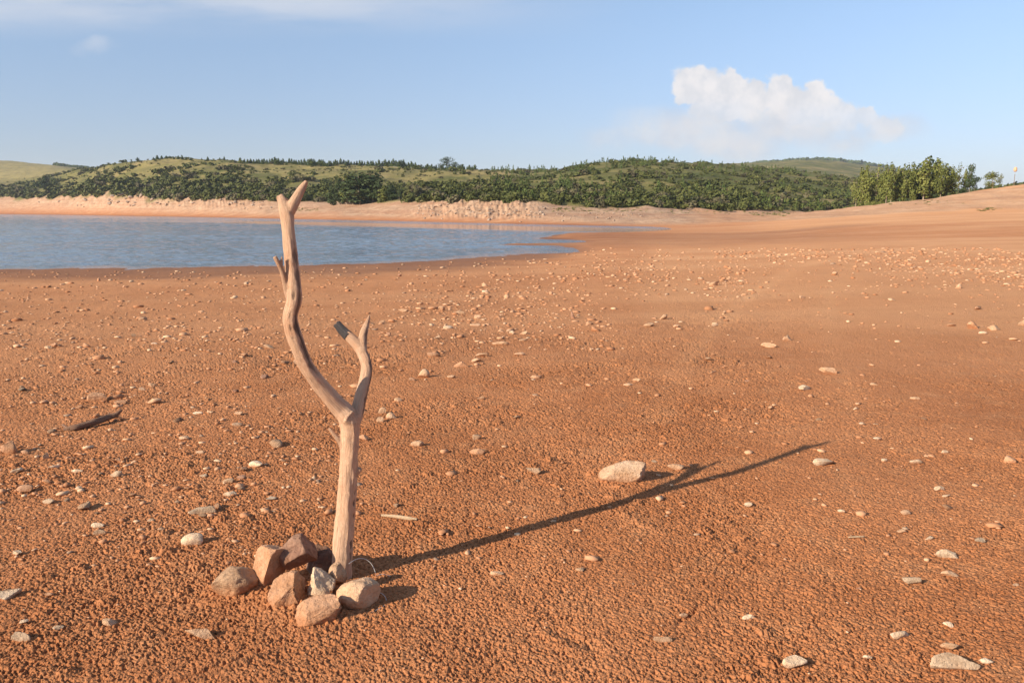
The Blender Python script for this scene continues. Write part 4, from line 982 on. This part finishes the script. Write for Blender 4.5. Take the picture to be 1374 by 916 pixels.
# thin far wood on the blue ridge and behind
fw = []
for i in range(6500):
    x = random.uniform(1000, 1280); u = (x - CX) / 1083.; Y = random.uniform(1500, 2350)
    s = random.uniform(8, 14); L = LOW[i % 8]; fw.append((L[0], L[1], (u * Y, Y, hz(u * Y, Y) - 1), s, random.random() * 6, L[2]))
for i in range(260):
    x = random.uniform(80, 160); u = (x - CX) / 1083.; Y = random.uniform(1020, 1120)
    s = random.uniform(3, 6); L = LOW[i % 8]; fw.append((L[0], L[1], (u * Y, Y, hz(u * Y, Y) - .5), s, random.random() * 6, L[2]))
tag(merged('distant_wood', fw, M['pine'], False), 'dark woodland on the distant ridge', 'wood', kind='stuff')
# green weeds on the sand
wd = []
for (x0, x1, y0, y1, n) in [(393,428,279,283,90),(740,870,279,284,110),(1005,1060,285,290,90),(1310,1345,279,284,22),(1180,1300,268,276,30),(880,1000,281,287,50)]:
    for i in range(n):
        p = hit(random.uniform(x0, x1), random.uniform(y0, y1))
        if p is None: continue
        L = LOW[i % 8]; wd.append((L[0], L[1], (p.x, p.y, p.z - .05), np.array([1, 1, .35]) * random.uniform(.2, .5), random.random() * 6, np.clip(L[2] + .3, 0, 1)))
tag(merged('weeds', wd, M['leaf'], False), 'low green weeds in patches on the sandy shore', 'weeds', kind='stuff')

# boulders on the far shore
BM = [mesh_np('boulder', *rock_np(800 + k, (1, random.uniform(.6, .95), random.uniform(.5, .85)), nf=9, cut=(.5, .85), rough=.08, sub=3, flatbase=.8), True, M['far_rock']) for k in range(8)]
def boulder(x, y, spx, lab, grp):
    p = hit(x, y)
    if p is None or p.z < LAKE + .05: return
    s = spx * p.y / 1083.; o = link('boulder', BM[random.randrange(8)]); o.location = (p.x, p.y, p.z + s * .12)
    o.scale = (s, s, s * random.uniform(.6, 1.0)); o.rotation_euler = (random.uniform(-.3, .3), random.uniform(-.3, .3), random.uniform(0, 6.28)); tag(o, lab, 'boulder', grp)
for i in range(95):
    x = random.uniform(560, 735); y = random.gauss(284 + (x - 620) * .03, 6.5)
    if 271 < y < 299: boulder(x, y, random.uniform(2, 6), 'angular grey-brown boulder on the rocky point across the water', 'boulders on the rocky point')
for i in range(85):
    x = random.uniform(50, 370); boulder(x, random.gauss(269 + max(0, x - 250) * .04, 4.5), random.uniform(2, 6), 'weathered boulder along the bank below the left slope', 'boulders along the left far bank')
for x, y, s in ((147,270,8),(152,264,9),(163,262,8),(176,266,8),(172,272,7),(190,264,9),(148,274,9),(205,268,7),(241,266,6)):
    boulder(x, y, s, 'larger boulder tumbled below the red earth scar on the left bank', 'large boulders on the left bank')
for i in range(40): boulder(random.uniform(735, 860), random.uniform(286, 297), random.uniform(1.5, 4), 'low stone on the pale beach behind the end of the lake', 'stones on the pale beach')
boulder(804, 308, 4.5, 'lone stone at the edge of the calm channel near the sandbar', None)
boulder(680, 329, 4, 'tiny stone on the narrow mud spit', None)

# pole-top marker beyond the right bank: a pale tank on a slim mast
pp = at_depth(1361, 242, 135); base = hz(pp.x, pp.y); topz = at_depth(1361, 224, 135).z
e = empty('water_tower', (pp.x, pp.y, base)); tag(e, 'small pale orange tank on a mast beyond the bank at the right edge', 'tower')
V, Fc = simple_tube([(0, 0, 0), (0, 0, (topz - base) * .7)], [.05, .04], 8); mm, nt, b = newmat('mast_paint', .6, .3); b.inputs['Base Color'].default_value = c3(.22, .16, .11); link('mast', mesh_np('mast', V, Fc, True, mm), e)
h0 = topz - base; V, Fc = simple_tube([(0, 0, h0 - .82), (0, 0, h0 - .75), (0, 0, h0 - .55), (0, 0, h0 - .2), (0, 0, h0 - .05), (0, 0, h0)], [.05, .2, .27, .25, .15, .02], 16)
mm, nt, b = newmat('tank_paint', .6, .3); b.inputs['Base Color'].default_value = c3(.62, .40, .24); link('tank', mesh_np('tank', V, Fc, True, mm), e)

# ------------------------------------------------------------------ sky, sun, camera
SUN_EL = math.radians(24.8); SUN_AZ = math.atan2(-.833, -.554)     # clockwise from +Y
sd = Vector((math.sin(SUN_AZ) * math.cos(SUN_EL), math.cos(SUN_AZ) * math.cos(SUN_EL), math.sin(SUN_EL)))
L = bpy.data.lights.new('sun', 'SUN'); L.energy = 4.8; L.angle = math.radians(.53); L.color = (1.0, .865, .69)
so = bpy.data.objects.new('sun', L); COL.objects.link(so); so.rotation_euler = (-sd).to_track_quat('-Z', 'Y').to_euler()
W = bpy.data.worlds.new('World'); scene.world = W; W.use_nodes = True; nt = W.node_tree; N = NB(nt)
bg = nt.nodes['Background']; bg.inputs['Strength'].default_value = .10
sky = N.new('ShaderNodeTexSky', sky_type='NISHITA'); sky.sun_disc = False; sky.sun_elevation = SUN_EL; sky.sun_rotation = SUN_AZ % (2 * math.pi)
sky.altitude = 900; sky.air_density = 1.0; sky.dust_density = .6; sky.ozone_density = 2.0
G = N.new('ShaderNodeTexCoord').outputs['Generated']
sx = N.new('ShaderNodeSeparateXYZ'); nt.links.new(G, sx.inputs[0]); gx, gy, gz = sx.outputs
yy = N.math('MAXIMUM', gy, .02); front = N.ss(gy, .05, .3)
u = N.math('DIVIDE', gx, yy); v = N.math('DIVIDE', gz, yy)
cw = N.new('ShaderNodeCombineXYZ'); nt.links.new(u, cw.inputs[0]); nt.links.new(v, cw.inputs[1]); UV = cw.outputs[0]
def warp(sc, amp, det=5):
    n = N.noise(UV, sc, det, .6, out=1); s = N.new('ShaderNodeSeparateXYZ'); nt.links.new(n, s.inputs[0])
    return N.math('MULTIPLY', N.math('SUBTRACT', s.outputs[0], .5), amp), N.math('MULTIPLY', N.math('SUBTRACT', s.outputs[1], .5), amp)
wx, wy = warp(38, .034, 6); uw = N.math('ADD', u, wx); vw = N.math('ADD', v, wy)
w2x, w2y = warp(9, .06, 5); u2 = N.math('ADD', u, w2x); v2 = N.math('ADD', v, w2y)
def blob(U_, V_, x, y, rx, ry):
    d = ray(x, y); cu, cv = d.x / d.y, d.z / d.y
    a = N.math('DIVIDE', N.math('SUBTRACT', U_, cu), rx / 1083.); b_ = N.math('DIVIDE', N.math('SUBTRACT', V_, cv), ry / 1060.)
    return N.math('SUBTRACT', 1.0, N.math('SQRT', N.math('ADD', N.math('MULTIPLY', a, a), N.math('MULTIPLY', b_, b_))))
puff = None
for q in [(938,112,36,27),(918,122,22,14),(975,120,34,26),(1000,135,40,26),(1046,120,20,22),(1058,138,36,22),(1098,130,22,20),(1108,148,28,24),(960,145,40,20),(1162,160,20,14),(1190,175,26,20),(1132,158,30,22),(1075,152,40,24)]:
    b_ = blob(uw, vw, *q); puff = b_ if puff is None else N.math('MAXIMUM', puff, b_)
veil = None
for q in [(930,172,130,32),(975,192,110,24),(1050,165,110,40),(1120,180,110,26),(1185,178,70,24),(880,185,110,22)]:
    b_ = blob(u2, v2, *q); veil = b_ if veil is None else N.math('MAXIMUM', veil, b_)
low = N.math('MAXIMUM', blob(uw, vw, 985, 190, 72, 17), N.math('MAXIMUM', blob(uw, vw, 925, 172, 60, 22), blob(uw, vw, 1060, 178, 60, 16)))
tex = N.noise(UV, 30, 6, .6)
pm_ = N.math('MULTIPLY', N.ss(puff, -.02, .26), N.mix(N.ss(v, .085, .14), .38, 1.0, 'FLOAT'))
vm = N.math('MULTIPLY', N.ss(veil, -.1, .75), N.mix(N.ss(N.noise(UV, 11, 6, .65), .35, .62), .35, 1.0, 'FLOAT'))
cir = N.noise(N.mapping(UV, (1.5, 9, 1), rot=(0, 0, -.08)), 1.6, 5, .55)
cirm = N.math('MULTIPLY', N.math('MULTIPLY', N.ss(cir, .30, .60), N.ss(v, .195, .245)), N.ssr(u, -.30, .22))
cirm = N.math('MULTIPLY', cirm, .85)
cir2 = N.math('MULTIPLY', blob(u2, v2, 128, 62, 34, 16), 1.0); cirm = N.math('MAXIMUM', cirm, N.math('MULTIPLY', N.ss(cir2, 0, 1), .45))
skyc = sky.outputs[0]
hs = N.new('ShaderNodeHueSaturation'); nt.links.new(skyc, hs.inputs['Color']); hs.inputs['Saturation'].default_value = .84; skyc = N.mix(N.ss(gz, .0, .30), N.mix(1.0, hs.outputs[0], (.66, .67, .80, 1), blend='MULTIPLY'), N.mix(1.0, hs.outputs[0], (.92, 1.02, 1.10, 1), blend='MULTIPLY'))
CLOUD = (6.3, 5.95, 5.8, 1); VEIL = (4.6, 4.65, 4.95, 1); CIR = (4.3, 4.6, 5.2, 1)
c = N.mix(N.math('MULTIPLY', cirm, front), skyc, CIR)
vcol = N.mix(N.ss(N.noise(UV, 14, 6, .65), .38, .62), (4.2, 4.4, 4.9, 1), (5.3, 5.2, 5.2, 1))
c = N.mix(N.math('MULTIPLY', N.math('MULTIPLY', vm, .9), front), c, vcol)
c = N.mix(N.math('MULTIPLY', N.math('MULTIPLY', N.ss(low, -.1, .9), .55), front), c, (5.5, 5.3, 5.25, 1))
pc = N.mix(N.ss(tex, .35, .65), (5.0, 4.95, 5.1, 1), CLOUD)
c = N.mix(N.math('MULTIPLY', N.math('MULTIPLY', pm_, .93), front), c, pc)
nt.links.new(c, bg.inputs['Color'])

hm = bpy.data.materials.new('haze_air'); hm.use_nodes = True; hn = hm.node_tree; hn.nodes.remove(hn.nodes['Principled BSDF'])
pv = hn.nodes.new('ShaderNodeVolumePrincipled'); pv.inputs['Density'].default_value = .00016; pv.inputs['Color'].default_value = (.80, .88, 1, 1)
hn.links.new(pv.outputs[0], hn.nodes['Material Output'].inputs['Volume'])
hx, hz0, hz1 = 7100, -8, 190
hv = [(a * hx, b_ * hx, c_) for c_ in (hz0, hz1) for b_ in (-1, 1) for a in (-1, 1)]
ho = link('haze', mesh_np('haze', hv, [[0, 2, 3, 1], [4, 5, 7, 6], [0, 1, 5, 4], [2, 6, 7, 3], [0, 4, 6, 2], [1, 3, 7, 5]], False, hm)); tag(ho, 'thin pale blue haze in the air over the lake and hills', 'haze', kind='stuff')
cam = bpy.data.cameras.new('camera'); co_ = bpy.data.objects.new('camera', cam); COL.objects.link(co_)
co_.location = (0, 0, H); co_.rotation_euler = (math.pi / 2 - PITCH, 0, 0)
cam.sensor_width = 36; cam.sensor_fit = 'HORIZONTAL'; cam.lens = 36 * F / 1374.; cam.clip_start = .05; cam.clip_end = 20000
scene.camera = co_
scene.view_settings.view_transform = 'Standard'; scene.view_settings.look = 'None'; scene.view_settings.exposure = .66; scene.view_settings.gamma = 1
scene.render.engine = 'CYCLES'
